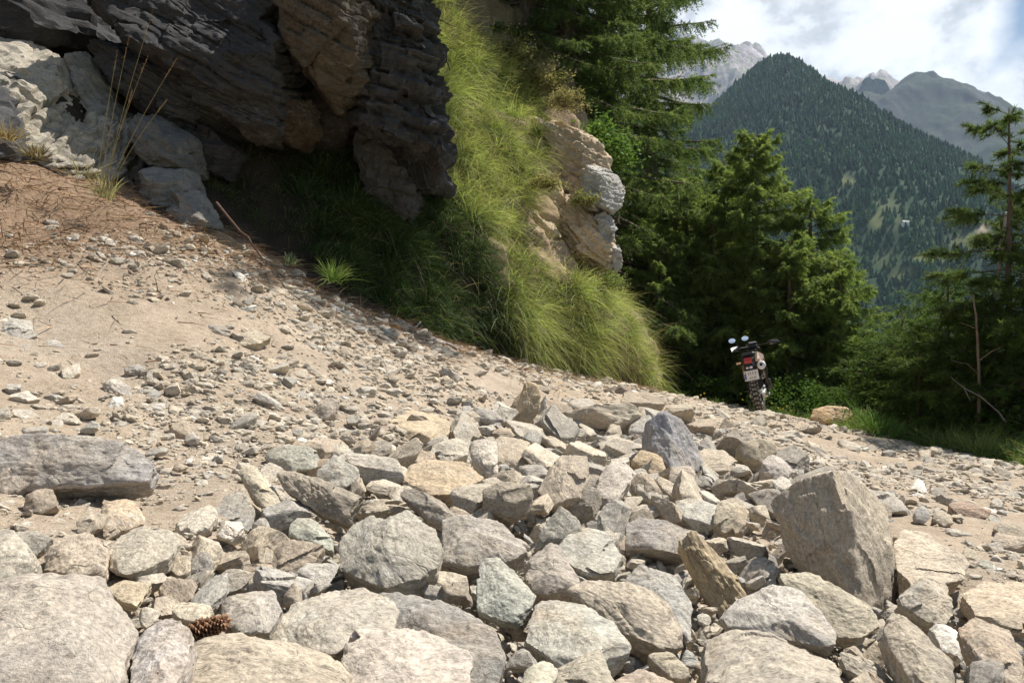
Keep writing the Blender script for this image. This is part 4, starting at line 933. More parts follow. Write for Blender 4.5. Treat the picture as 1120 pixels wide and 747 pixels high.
# ------------------------------------------------------------------ trees
M_BARK = None
def bark():
    m, nt = new_mat('bark'); tc = N(nt, 'ShaderNodeTexCoord'); mp = N(nt, 'ShaderNodeMapping'); mp.inputs['Scale'].default_value = (1, 1, .18); L(nt, tc.outputs['Object'], mp.inputs[0])
    n = noise(nt, mp.outputs[0], 22, 6, .7); c = ramp(nt, n, [(.3, (.05, .038, .03)), (.55, (.15, .115, .085)), (.72, (.27, .22, .18))])
    finish(nt, c, .95, n, .8, .03, .1); return m
M_BARK = bark()
M_DEAD = attr_mat('dead_wood', .9, .3, 30, None, .4)
def needle_mat(name, tr=.35): return attr_mat(name, .55, .22, 1.6, tr, spec=.25)
M_NEEDLE = needle_mat('needles', .58)
def conifer(seed, H, R, clear=.06, nb=70, prof=.8, droop=.25, sub=.10, nl=.06, nw=.012, col=(.075,.12,.03), col2=(.14,.20,.05), dens=1.0, trunk=None, asym=None, hang=.55, pts_per=7, per=5, s0=.15, lean=(0, 0)):
    r = np.random.default_rng(seed); tm = MB()
    z = np.linspace(0, H, 12); wob = np.cumsum(r.normal(size=(12, 2))*.012*H/8, 0)
    tp = np.stack([wob[:, 0]+lean[0]*z/H, wob[:, 1]+lean[1]*z/H, z], 1); tr_ = trunk or .022*H
    tm.tube(tp, tr_*(1-z/H)**.8+.008, 8)
    O = []; D = []; Ln = []
    for i in range(nb):
        t = clear+(1-clear)*((i+.5)/nb)**.9*.985
        base = np.array([np.interp(t*H, z, tp[:, 0]), np.interp(t*H, z, tp[:, 1]), t*H])
        az = i*2.399+r.normal()*.35; ln = R*((1-t)**prof+.03)*r.uniform(.62, 1.18)
        if asym is not None: ln *= 1+asym[1]*math.cos(az-asym[0])
        if ln < .12: ln = .12
        el = (t-.45)*.9+r.normal()*.1
        s = np.linspace(0, 1, 9); h = np.array([math.cos(az), math.sin(az)])
        bz = ln*(math.sin(el)*s-droop*s**1.4*(1-.2*t)+.22*droop*s**4*1.6)
        bend = r.normal()*.12*ln*s*s
        bp = base+np.stack([h[0]*ln*math.cos(el)*s-h[1]*bend, h[1]*ln*math.cos(el)*s+h[0]*bend, bz], 1)
        tm.tube(bp, np.linspace(max(.006, tr_*.22*(ln/R)**.7), .003, 9), 4, caps=False)
        nbr = max(4, int(2*ln/sub*dens)); ss = s0+(1-s0)*r.uniform(size=nbr)**.85
        o = np.stack([np.interp(ss, s, bp[:, k]) for k in range(3)], 1)
        sd = np.where(r.uniform(size=nbr) < .5, 1.0, -1.0)
        ax = np.array([h[0], h[1], 0]); pr = np.array([-h[1], h[0], 0])
        d = ax*r.uniform(.2, .9, nbr)[:, None]+pr*(sd*r.uniform(.3, 1, nbr))[:, None]+np.array([0, 0, 1])*(r.normal(size=nbr)*.25-hang*r.uniform(.2, 1.3, nbr))[:, None]
        d /= np.linalg.norm(d, axis=1)[:, None]
        O.append(o); D.append(d); Ln.append(np.minimum(.22*ln+.12, .55)*r.uniform(.5, 1.25, nbr)*(1.05-.45*ss))
        O.append(bp[-1:]); D.append(unit(bp[-1]-bp[-2])[None]); Ln.append(np.array([.15]))
    O = np.concatenate(O); D = np.concatenate(D); Ln = np.concatenate(Ln); nbt = len(O)
    u = (np.arange(pts_per)+.6)/pts_per
    tint_b = r.normal(size=nbt)*.5+.5
    pos = O[:, None]+D[:, None]*(Ln[:, None]*u)[..., None]+np.array([0, 0, -1])*(Ln[:, None]*u**2*.22)[..., None]
    nd = r.normal(size=(nbt, pts_per, per, 3))*.75+D[:, None, None]*.8
    nd /= np.linalg.norm(nd, axis=3)[..., None]
    p = np.broadcast_to(pos[:, :, None], nd.shape).reshape(-1, 3); nd = nd.reshape(-1, 3); n = len(p)
    w_ = np.cross(nd, r.normal(size=(n, 3))); w_ /= np.linalg.norm(w_, axis=1)[:, None]+1e-9
    l = nl*r.uniform(.6, 1.3, n); ww = nw*r.uniform(.7, 1.2, n)*.5
    V = np.stack([p-w_*ww[:, None], p+w_*ww[:, None], p+nd*l[:, None]], 1).reshape(-1, 3)
    tb = np.repeat(np.clip(tint_b, 0, 1), pts_per*per)[:, None]; cl = np.array(col)*(1-tb)+np.array(col2)*tb
    cl = cl*(1+r.normal(size=(n, 1))*.15); Cc = np.repeat(np.clip(cl, .005, 1), 3, 0)
    return tm.mesh('trunk', True), fast_mesh('crown', V, np.arange(3*n).reshape(-1, 3), Cc)
def tree(name, meshes, label, loc, rz=0, sc=1.0, cat='tree', group=None, mat=None):
    o = thing(name, label, cat, list(loc), group); o.rotation_euler.z = rz; o.scale = (sc,)*3 if not isinstance(sc, tuple) else sc
    link('trunk', meshes[0], M_BARK, o); link('crown', meshes[1], mat or M_NEEDLE, o); return o
def at_px(px, Y, dz=0.0):
    x = (px-560)/F*Y; return np.array([x, Y, float(ground_z(np.array([x]), np.array([Y]))[0])+dz])
LA = conifer(1, 7.6, 2.3, .02, 150, .55, .26, .085, .08, .014, (.135,.20,.06), (.32,.40,.13), 2.2, per=6)
LB = conifer(2, 5.2, 1.7, .02, 100, .5, .28, .085, .07, .014, (.13,.195,.06), (.31,.39,.125), 2.0, per=6)
LC = conifer(3, 15.5, 2.9, .03, 190, .38, .22, .105, .09, .017, (.08,.13,.045), (.185,.245,.08), 1.9, hang=.8)
def drop_base(px, Y, top_py, H):
    """ground point, and the scale that puts the crown top at a photo height"""
    p = at_px(px, Y); zt = (373.5-top_py)/F*Y; print('tree', px, Y, round(p[2], 2), round((zt-p[2])/H, 2)); return p, (zt-p[2])/H
def put(name, ms, H, label, px, Y, top, rz, wide=1.0, **k):
    p, s = drop_base(px, Y, top, H); return tree(name, ms, label, p, rz, (s*wide, s*wide, s), **k)
G_ = 'larches beyond the bend'
put('larch_tree', LA, 7.6, 'broad bushy larch, the tallest one right behind the motorcycle', 826, 18.5, 143, .4, .98, group=G_)
put('larch_tree', LB, 5.2, 'larch with rounded top right of the tallest bushy larch', 886, 18.0, 216, 1.9, 1.0, group=G_)
put('larch_tree', LB, 5.2, 'low larch at the right end of the larch group above the yellow boulder', 920, 17.0, 282, 3.3, 1.05, group=G_)
put('larch_tree', LB, 5.2, 'dark larch between the grassy bank and the tallest bushy larch', 752, 19.5, 196, 5.0, 1.0, group=G_)
put('larch_tree', LB, 5.2, 'low bushy larch at the corner of the grassy bank', 722, 18.2, 262, 2.2, 1.05, group=G_)
put('larch_tree', LA, 7.6, 'slender larch whose tip shows left of the tallest bushy larch', 792, 21, 172, 2.9, .75, group=G_)
put('larch_tree', LC, 15.5, 'tall dark spruce like larch with drooping twigs rising past the top edge', 664, 19.0, -250, .9, 1.0, group=G_)
put('larch_tree', LA, 7.6, 'dense larch filling the gap under the drooping spruce like larch', 700, 20.5, 190, 1.1, 1.0, group=G_)
put('larch_tree', LB, 5.2, 'bushy larch whose crown touches the left side of the tallest bushy larch', 782, 18.6, 236, 4.1, 1.15, group=G_)
put('larch_tree', LB, 5.2, 'bushy larch behind the low leafy bush beside the motorcycle', 862, 17.2, 262, .7, 1.2, group=G_)
put('larch_tree', LC, 15.5, 'second tall drooping larch standing behind the spruce like one', 712, 22.5, -160, 3.9, .9, group=G_)
p, n0 = hs_at(560, 40)
tree('larch_tree', LC, 'dark larch rooted high on the bank above the tan outcrop', p+np.array([.3, .5, -.6]), 2.4, .62, group=G_)
p, n0 = hs_at(600, 90)
tree('larch_tree', LC, 'dark larch on the crest of the bank, nearest the outcrop', p+np.array([.5, 1.6, -.8]), 4.4, .7, group=G_)
LT = conifer(9, 5.4, 2.5, .12, 60, .4, .2, .10, .07, .014, (.055,.095,.03), (.125,.18,.05), 1.2, .12, None, .6, 7, 6, .15, (5.0, 1.6))  # crown out of view, its lean exaggerated so that it shades the hollow
tree('larch_tree', LT, 'larch out of view, leaned off the cliff top to shade the hollow', (-1.4, 10.2, 5.0), 0, 1.0, group=G_)
# right hand side: thin pine with bare lower trunk, dead trunk, saplings
PN = conifer(5, 5.0, 1.35, .16, 44, .45, .14, .08, .085, .0105, (.06,.095,.03), (.14,.19,.06), 1.3, .055, None, .05, 6, 8, .45)
SP = conifer(6, 3.2, 1.3, .03, 64, .5, .2, .085, .055, .0095, (.06,.11,.028), (.14,.21,.05), 1.5, .03, None, .45, 6, 5)
SP2 = conifer(7, 2.6, 1.15, .03, 54, .5, .2, .09, .055, .0095, (.065,.11,.03), (.14,.21,.05), 1.4, .028, None, .4, 6, 5)
put('pine_tree', PN, 5.0, 'second pine cut off by the edge, behind the thin pine', 1142, 11.4, 150, 2.3)
put('pine_tree', PN, 5.0, 'thin pine with a bare lower trunk rising from the verge', 1103, 11.2, 118, .3)
put('larch_sapling', SP, 3.2, 'feathery larch sapling left of the thin pine', 1040, 12.2, 296, 1.0, 1.15, group='saplings on the outer verge')
put('larch_sapling', SP2, 2.6, 'smaller sapling behind the large rounded grass clump', 985, 13.4, 338, 2.0, 1.2, group='saplings on the outer verge')
put('larch_sapling', SP, 3.2, 'dark dense sapling under the thin pine', 1082, 11.3, 322, 4.0, 1.3, group='saplings on the outer verge')
put('larch_sapling', SP2, 2.6, 'sapling cut by the edge right of the thin pine', 1150, 11.0, 250, 5.0, 1.2, group='saplings on the outer verge')
put('larch_sapling', SP2, 2.6, 'short sapling between the yellow boulder and the saplings', 955, 13.8, 372, .6, 1.3, group='saplings on the outer verge')
for px, Y, top, rz, lab in [(1005, 12.0, 352, .3, 'low sapling between the smaller and the feathery sapling'), (1060, 11.6, 330, 2.6, 'sapling behind the dark dense one, half hidden'), (1118, 11.0, 300, 1.4, 'sapling close behind the thin pine trunk'), (1030, 14.0, 322, 3.9, 'pale sapling farther down the slope behind the verge'), (975, 15.0, 352, 5.2, 'sapling down the slope behind the yellow boulder')]:
    put('larch_sapling', SP2, 2.6, lab, px, Y, top, rz, 1.25, group='saplings on the outer verge')
def deadwood(name, polys, label, cat, col=(.30,.255,.21)):
    m = MB(); a0 = P(*polys[0][0][0][:3]); 
    for pts, r0, r1 in polys:
        q = np.array([P(*p) for p in pts])-a0; t = np.linspace(0, len(q)-1, len(q)*3)
        q = np.stack([np.interp(t, np.arange(len(q)), q[:, k]) for k in range(3)], 1); q += vnoise(q*9+a0, 3)[:, None]*.012
        m.tube(q, np.linspace(r0, r1, len(q)), 6, np.array(col))
    return tag(m.build(name, M_DEAD, None, True, a0.tolist()), label, cat)
deadwood('dead_tree', [([(1084,452,11.6),(1088,380,11.6),(1092,300,11.5),(1096,262,11.5),(1101,232,11.4)], .036, .02)], 'pale snapped dead stem beside the thin pine', 'dead tree', (.45,.42,.38))
deadwood('dead_sapling', [([(1070,462,10.8),(1071,425,10.8),(1070,390,10.8),(1068,350,10.8),(1064,322,10.8)], .026, .010), ([(1070,395,10.8),(1085,384,10.7),(1098,378,10.6)], .01, .004), ([(1069,360,10.8),(1050,352,10.7)], .008, .003), ([(1070,410,10.8),(1058,398,10.7),(1040,394,10.6)], .008, .003), ([(1071,430,10.8),(1088,420,10.7),(1106,424,10.6)], .009, .003)], 'bare dead sapling stem among the dark saplings', 'dead sapling', (.20,.15,.11))
deadwood('dead_branch', [([(1100,462,10.3),(1090,448,10.3),(1072,434,10.3),(1055,424,10.4),(1040,412,10.4)], .014, .004), ([(1055,424,10.4),(1062,438,10.3)], .007, .003)], 'grey bare branch lying low in front of the dark sapling', 'branch', (.2,.175,.15))
deadwood('fallen_branch', [([(434,350,8.7),(452,361,8.7),(470,369,8.8),(488,376,8.9),(500,382,8.9)], .035, .018), ([(452,361,8.7),(460,352,8.8)], .012, .006)], 'grey fallen branch lying along the foot of the shaded grass', 'fallen branch', (.33,.30,.28))
deadwood('fallen_branch', [([(505,386,9.2),(525,394,9.3),(545,402,9.4),(576,408,9.6)], .026, .012)], 'dark thin fallen branch along the road below the grassy bank', 'fallen branch', (.14,.11,.09))
deadwood('fallen_branch', [([(236,222,7.0),(262,250,6.9),(285,278,6.8),(300,298,6.7)], .012, .004)], 'reddish stick lying down the litter bank', 'stick', (.12,.07,.05))
deadwood('bare_branch', [([(426,-60,10.6),(450,0,10.4),(458,22,10.3),(470,40,10.2),(488,60,10.1),(492,78,10.1)], .022, .005), ([(458,24,10.3),(480,22,10.2),(500,30,10.2)], .008, .003), ([(470,40,10.2),(468,60,10.2),(466,84,10.2)], .006, .002), ([(480,52,10.1),(496,54,10.1),(505,64,10.1)], .005, .002), ([(432,-40,10.5),(434,10,10.4),(432,30,10.4)], .008, .003)], 'thin dark leafless branch hanging over the bright grass', 'branch', (.07,.055,.045))

# ------------------------------------------------------------------ leafy shrubs
M_LEAF = attr_mat('leaf', .7, .2, 5, .4, spec=.08)
def shrub(name, px, py, Y, rad, n, leaf, col, col2, label, seed, flat=.8, cat='shrub', group=None):
    r = np.random.default_rng(seed); o = thing(name, label, cat, P(px, py, Y).tolist(), group); m = MB(); O = []
    for k in range(26):
        d = unit(np.array([r.normal(), r.normal(), abs(r.normal())*.9+.35])); ln = rad*r.uniform(.55, 1.1); s = np.linspace(0, 1, 6)[:, None]
        b = d*ln*s*np.array([1, 1, flat])+np.array([0, 0, -.12*ln])*s**2+r.normal(size=3)*.05*rad*s
        m.tube(b, np.linspace(.012, .003, 6)*max(rad, .4), 4, caps=False)
        q = n//26; t = .3+.7*r.uniform(size=q)**.7; O.append(np.stack([np.interp(t, s[:, 0], b[:, j]) for j in range(3)], 1)+r.normal(size=(q, 3))*.11*rad)
    O = np.concatenate(O); k = len(O); a = r.normal(size=(k, 3)); a[:, 2] *= .5; a /= np.linalg.norm(a, axis=1)[:, None]; b = np.cross(a, r.normal(size=(k, 3))+np.array([0, 0, 1.5])); b /= np.linalg.norm(b, axis=1)[:, None]
    l = leaf*r.uniform(.6, 1.3, (k, 1)); V = np.stack([O, O+a*l*.5+b*l*.3, O+a*l, O+a*l*.5-b*l*.3], 1).reshape(-1, 3)
    t = r.uniform(size=(k, 1)); Cc = np.repeat((np.array(col)*(1-t)+np.array(col2)*t)*(1+r.normal(size=(k, 1))*.12), 4, 0)
    m.build('stem', M_BARK, o); link('foliage', fast_mesh('foliage', V, np.arange(4*k).reshape(-1, 4), np.clip(Cc, .005, 1)), M_LEAF, o); return o
GB = 'bushes around the road'
shrub('bush', 652, 178, 14.6, 1.0, 5200, .085, (.07,.13,.03), (.17,.27,.07), 'bright leaved bush on the bank crest above the grey knob', 1, group=GB)
shrub('dry_bush', 590, 98, 14.6, .7, 3200, .05, (.20,.19,.08), (.36,.33,.17), 'straw coloured dry bush on the crest above the tan outcrop', 2, group=GB)
shrub('dry_bush', 560, 70, 14.8, .8, 3600, .05, (.12,.13,.05), (.25,.25,.11), 'grey green dry bush beside the straw coloured one', 3, group=GB)
shrub('dry_bush', 618, 118, 13.6, .45, 1600, .045, (.20,.18,.08), (.38,.33,.18), 'small dry bush on top of the tan outcrop', 21, group=GB)
shrub('dry_bush', 640, 224, 12.5, .32, 1100, .04, (.15,.17,.06), (.30,.29,.13), 'small olive bush in the cleft beside the grey knob', 22, group=GB)
shrub('dry_bush', 596, 206, 12.0, .34, 1100, .04, (.19,.18,.07), (.36,.33,.15), 'small dry bush where grass meets the tan outcrop', 23, group=GB)
shrub('bush', 660, 312, 12.6, .4, 1500, .04, (.12,.17,.05), (.26,.31,.11), 'small bush under the tan outcrop above the lower grass', 24, group=GB)
shrub('bush', 900, 452, 15.2, .85, 4200, .055, (.06,.12,.025), (.14,.24,.05), 'low leafy bush between motorcycle and yellow boulder', 4, group=GB)
shrub('bush', 858, 440, 15.6, .7, 3400, .055, (.06,.12,.025), (.15,.25,.05), 'low leafy bush just right of the motorcycle wheel', 5, group=GB)
shrub('bush', 772, 436, 16.8, .75, 3400, .055, (.05,.10,.022), (.12,.20,.045), 'low shaded bush left of the motorcycle', 6, group=GB)
shrub('bush', 975, 436, 13.4, .8, 4200, .05, (.045,.09,.02), (.12,.20,.045), 'dark leafy bush behind the rounded grass clump', 7, group=GB)
shrub('bush', 1020, 425, 13.0, .8, 4200, .045, (.045,.085,.02), (.11,.18,.04), 'dark bush below the feathery sapling', 8, group=GB)
shrub('bush', 1000, 418, 13.2, 1.2, 5600, .05, (.045,.09,.02), (.12,.19,.045), 'tall dark bush below the smaller sapling', 13, group=GB)
shrub('bush', 1115, 425, 11.6, .7, 4000, .04, (.045,.085,.02), (.11,.18,.045), 'dark bush at the foot of the thin pine', 9, group=GB)

# brown pine cone lying between the near boulders
pc = thing('pine_cone', 'brown dry pine cone with spread scales between the near boulders', 'pine cone', P(226, 688, 1.62).tolist())
M_CONE = attr_mat('cone_scale', .8, .25, 120, .05)
ax = unit((.75, -.1, .35)); m = MB(); m.tube([-ax*.04, ax*.045], [.012, .004], 8, (.16,.085,.05)); m.build('core', M_CONE, pc)
m = MB(); r = np.random.default_rng(3); e1 = unit(np.cross(ax, (0, 0, 1))); e2 = np.cross(ax, e1)
for k in range(110):
    t = k/110; a = k*2.399; d = e1*math.cos(a)+e2*math.sin(a); c0 = ax*(-.042+.085*t); R_ = .030*(1-.62*t)*r.uniform(.85, 1.15)
    o_ = unit(d+ax*.55); w_ = np.cross(o_, ax); w_ = unit(w_)*.0075*(1-.4*t); up = unit(np.cross(w_, o_))*.002
    tip = c0+o_*R_
    m.add(np.array([c0-w_*.4, c0+w_*.4, tip+w_, tip+o_*.006, tip-w_, tip+up*2]), None, [[0, 1, 2], [0, 2, 5], [0, 5, 4], [2, 3, 5], [3, 4, 5]], np.array((.30,.165,.095))*r.uniform(.6, 1.25))
m.build('scale', M_CONE, pc)
# ------------------------------------------------------------------ the valley and its mountains
def hill_z(x, y):
    dx = x-533; dy = y-1600
    a = np.where(dx < 0, .88, 1.08); b = np.where(dy < 0, .70, .6)
    r = np.sqrt((a*dx)**2+(b*dy)**2+30**2)-30
    sh = x.shape; q = np.stack([x/260, y/260, x*0], -1).reshape(-1, 3)
    n = fbm(q, 5, 51).reshape(sh)
    gul = np.abs(fbm(np.stack([x/170, y/700, x*0], -1).reshape(-1, 3), 3, 57)).reshape(sh)
    return 566-r+n*22*smooth(0, 160, r)-gul*26*smooth(30, 220, r)
x = np.linspace(-700, 2600, 260); y = np.linspace(420, 2700, 220); X, Y = np.meshgrid(x, y); Z = np.maximum(hill_z(X, Y), -130)
nn = fbm(np.stack([X/90, Y/90, X*0], -1).reshape(-1, 3), 4, 60).reshape(X.shape)
hcol = np.empty(X.shape+(3,)); hcol[:] = (.03, .055, .028); w_ = smooth(.7, 1.2, nn)[..., None]; hcol = hcol*(1-w_)+np.array((.09, .11, .05))*w_
M_FAR = attr_mat('far_ground', .95, .3, .05, None, 0, .1)
def proj(x, y, z): return 560+x/y*F, 373.5-z/y*F
hx, hy = proj(X, Y, Z)
def meadow(px, py): return ((((px-1070)/30)**2+((py-262)/11)**2) < 1) | ((((px-964)/8)**2+((py-248)/9)**2) < 1) | ((((px-1015)/20)**2+((py-286)/5)**2) < 1) | ((((px-925)/10)**2+((py-196)/5)**2) < 1) | ((((px-990)/14)**2+((py-305)/6)**2) < 1)
mm = meadow(hx+6*nn, hy+4*nn)
hcol[mm] = (.16, .17, .07)
hcol[mm & (nn > .05) & (hx > 1040)] = (.38, .30, .22)
tag(link('hill', grid_mesh('hill', X, Y, Z, hcol.reshape(-1, 3)), M_FAR), 'steep wooded hill across the valley', 'hill', kind='structure')
def ridge(name, peaks, box, n, cols, seed, rough, lab, snow=None, rnd=60):
    x = np.linspace(box[0], box[1], n); y = np.linspace(box[2], box[3], int(n*.8)); X, Y = np.meshgrid(x, y); Z = np.full(X.shape, -400.0)
    for (px, py, D, sl, sr, sy) in peaks:
        p = P(px, py, D); dx = X-p[0]; r = np.sqrt((np.where(dx < 0, sl, sr)*dx)**2+(sy*(Y-D))**2+rnd**2)-rnd; Z = np.maximum(Z, p[2]-r)
    q = np.stack([X, Y, X*0], -1).reshape(-1, 3)
    rid = 1-np.abs(fbm(q/760, 6, seed, .48)).reshape(X.shape)*1.6; f_ = fbm(q/190, 6, seed+4, .6).reshape(X.shape)
    Z = Z+rough*(rid-.55)*1.0+rough*.42*f_
    gx_, gy_ = np.gradient(Z, x[1]-x[0], axis=1), np.gradient(Z, y[1]-y[0], axis=0); sl_ = np.hypot(gx_, gy_)
    t = fbm(q/300, 5, seed+8).reshape(X.shape)
    c = np.empty(X.shape+(3,)); c[:] = cols[0]
    w1 = smooth(.62, 1.0, sl_+t*.35)[..., None]; c = c*(1-w1)+np.array(cols[1])*w1
    w2 = smooth(.2, .6, t+f_*.4)[..., None]; c = c*(1-w2)+np.array(cols[2])*w2
    if snow is not None: s = (f_ < -.42) & (Z > snow) & (t > -.1); c[s] = (.85, .86, .9)
    if cols[3] is not None:
        w3 = (smooth(cols[4][0], cols[4][1], Z+t*120))[..., None]; c = np.array(cols[3])*(1-w3)+c*w3
    return tag(link(name, grid_mesh(name, X, Y, Z, c.reshape(-1, 3)), M_FAR), lab, 'mountain', kind='structure')
ridge('mountain', [(1000,70,3600,.75,.70,.80),(984,80,3600,.9,.9,.8),(958,92,3600,.55,.7,.7)], (600, 3600, 2400, 4800), 300, [(.026,.038,.018), (.055,.05,.046), (.034,.042,.022), (.04,.065,.035), (560, 900)], 85, 60, 'bare green grey peak beyond the wooded hill', None, 18)
ridge('far_mountain', [(788,42,5400,.5,.7,.6),(752,60,5300,.6,.8,.6),(840,66,5300,.5,1.8,.6),(700,80,5000,.5,.5,.6)], (200, 3200, 3900, 6600), 280, [(.16,.17,.11), (.33,.28,.27), (.40,.36,.35), None, None], 60, 130, 'rocky high ridge fading into the cloud', 1780, 90)
# forest on the hill
def cone_tree(r, tiers=3, seg=7):
    V = []; Fc = []; b = 0
    for k in range(tiers):
        z0 = .10+.28*k*(3/tiers); z1 = min(z0+.52, 1.0) if k < tiers-1 else 1.0; rad = .25*(1-z0)**.8+.03
        a = np.arange(seg)*2*math.pi/seg+r.uniform(0, 6); rr = rad*r.uniform(.65, 1.25, seg)
        ring = np.stack([rr*np.cos(a), rr*np.sin(a), z0+r.normal(size=seg)*.03], 1); V += [ring, np.array([[r.normal()*.01, r.normal()*.01, z1]])]
        i = np.arange(seg); Fc.append(np.stack([b+i, b+(i+1) % seg, np.full(seg, b+seg)], 1)); b += seg+1
    return np.concatenate(V), np.concatenate(Fc)
def forest(name, pos, hgt, col, seed, tiers, label, seg=7, mat=None):
    r = np.random.default_rng(seed); V = []; Fc = []; Cc = []; b = 0; sh = [cone_tree(r, tiers, seg) for _ in range(12)]; wh = r.integers(0, 12, len(pos))
    for k, (v, f) in enumerate(sh):
        i = np.where(wh == k)[0]; m = len(i)
        if not m: continue
        wd = hgt[i]*r.uniform(.75, 1.25, m); w = v[None]*np.stack([wd, wd, hgt[i]], 1)[:, None]
        V.append((w+pos[i][:, None]).reshape(-1, 3)); Cc.append(np.repeat(col[i], len(v), 0)); Fc.append((f[None]+(b+np.arange(m)*len(v))[:, None, None]).reshape(-1, 3)); b += m*len(v)
    return tag(link(name, fast_mesh(name, np.concatenate(V), np.concatenate(Fc), np.concatenate(Cc)), mat or M_FOREST), label, 'forest', kind='stuff')
M_FOREST = attr_mat('forest_foliage', .8, .3, .9, .15)
r = np.random.default_rng(40)
n = 130000; x_ = r.uniform(-500, 1900, n); y_ = r.uniform(480, 1850, n); z_ = hill_z(x_, y_)
px_, py_ = proj(x_, y_, z_); t_ = fbm(np.stack([x_/90, y_/90, x_*0], 1), 4, 60)
k = (z_ > -110) & (px_ > 640) & (px_ < 1200) & ~meadow(px_+6*t_, py_+4*t_) & (r.uniform(size=n) < .94-smooth(.75, 1.2, t_)*.6) & (py_ < 480)
x_, y_, z_ = x_[k], y_[k], z_[k]; t_ = t_[k]; print('forest', len(x_))
cf = np.array((.033, .08, .034))*(1+r.normal(size=(len(x_), 1))*.28+t_[:, None]*.3)+np.array((.035, .045, .0))*((r.uniform(size=(len(x_), 1)) < .10+.5*smooth(220, -40, z_)[:, None]*smooth(-.2, .5, t_)[:, None]))
forest('forest', np.stack([x_, y_, z_-.8], 1), r.uniform(5.5, 12, len(x_))*(1+.45*(r.uniform(size=len(x_)) < .12)), np.clip(cf, .008, 1), 41, 3, 'dark conifer forest covering the hill across the valley')
# wood on the near valley side
n = 900; y_ = np.exp(r.uniform(math.log(42), math.log(480), n)); x_ = y_*r.uniform(.16, .78, n); z_ = ground_z(x_, y_)
px_ = 560+x_/y_*F
VT = [conifer(60+i, 1.0, .22, .04, 34, .8, .25, .02, .016, .006, (.05,.085,.028), (.11,.16,.045), 1, .012, None, .4, 3, 3) for i in range(3)]
V = []; Cc = []; r = np.random.default_rng(44); cnt = 0
for vm in VT:
    me = vm[1]; a = np.empty(len(me.vertices)*3, np.float32); me.vertices.foreach_get('co', a); a = a.reshape(-1, 3); ca = np.empty(len(a)*4, np.float32); me.color_attributes['Col'].data.foreach_get('color', ca); ca = ca.reshape(-1, 4)[:, :3]
    for i in range(cnt, n, 3):
        if y_[i] > 480: continue
        h = r.uniform(8, 17)*min(1, .45+y_[i]/160); V.append(a*np.array([h*1.1, h*1.1, h])+np.array([x_[i], y_[i], z_[i]-.3])); Cc.append(ca*(1+r.normal()*.2))
    cnt += 1
V = np.concatenate(V); Cc = np.clip(np.concatenate(Cc), .005, 1); print('near wood tris', len(V)//3)
tag(link('valley_woods', fast_mesh('valley_woods', V, np.arange(len(V)).reshape(-1, 3), Cc), M_NEEDLE), 'green conifer wood on the lower valley slope', 'woods', kind='stuff')
# tiny house in the clearing
def house(px, py):
    best = None
    for Yq in np.linspace(600, 1500, 900):
        p = P(px, py, Yq)
        if hill_z(np.array([p[0]]), np.array([Yq]))[0] > p[2]: best = p; break
    if best is None: return
    o = thing('cottage', 'tiny white cottage in a clearing on the wooded hill', 'cottage', best.tolist()); m = MB(); m.box((0, 0, 2), (7, 6, 6), bev=.01); m.build('wall', plain('white_wall', (.8, .79, .76), .8), o)
    m = MB(); m.hull([(-4,-3.6,5),(4,-3.6,5),(-4,3.6,5),(4,3.6,5),(-4,0,7.6),(4,0,7.6)]); m.build('roof', plain('slate_roof', (.3, .29, .28), .8), o)
house(990, 248)
# air
def hazebox():
    x0, x1, y0, y1, z0, z1 = -6600, 6600, -2600, 9200, -420, 2500
    v = [(x, y, z) for x in (x0, x1) for y in (y0, y1) for z in (z0, z1)]; f = [(0, 1, 3, 2), (4, 6, 7, 5), (0, 4, 5, 1), (2, 3, 7, 6), (0, 2, 6, 4), (1, 5, 7, 3)]
    me = bpy.data.meshes.new('haze'); me.from_pydata(v, [], f); m, nt = new_mat('haze'); pv = N(nt, 'ShaderNodeVolumePrincipled'); pv.inputs['Color'].default_value = (.58, .78, 1, 1); pv.inputs['Density'].default_value = HAZE
    pv.inputs['Anisotropy'].default_value = .2
    o = N(nt, 'ShaderNodeOutputMaterial'); L(nt, pv.outputs[0], o.inputs['Volume']); tag(link('haze', me, m), 'thin blue mountain haze', 'haze', kind='stuff')
HAZE = .000056
hazebox()
# ------------------------------------------------------------------ the motorcycle (rear view, leaning on its side stand)
MB_BLACK = plain('black_plastic', (.018, .018, .02), .45, 0, .4, .3); MB_RUB = plain('tyre_rubber', (.05, .045, .04), .9, 0, .2, .4, 25, .3); MB_ALU = plain('dusty_alloy', (.62, .60, .57), .38, .9, .5); MB_WHITE = plain('white_paint', (.78, .77, .74), .35)
MB_BROWN = plain('brown_bodywork', (.13, .075, .04), .5, 0, .4, .3); MB_RED = plain('red_lens', (.42, .018, .012), .2, 0, .6); MB_AMB = plain('amber_lens', (.75, .42, .25), .25); MB_STEEL = plain('dark_steel', (.07, .065, .06), .45, .8)
MB_SEAT = plain('seat_vinyl', (.02, .02, .022), .6); MB_PLATE = plain('plate_white', (.80, .76, .70), .5, 0, .3, .06); MB_MIRR = plain('mirror_glass', (.80, .86, .92), .04, 1.0, .5, .02); MB_INK = plain('plate_ink', (.32, .14, .12), .7); MB_BLUE = plain('plate_blue', (.08, .14, .42), .6); MB_TREAD = plain('dusty_tread', (.30, .27, .23), .95, 0, .1, .4, 30, .2)
bk = thing('motorcycle', 'dusty adventure motorcycle leaning on its side stand, seen from behind at the road edge', 'motorcycle')
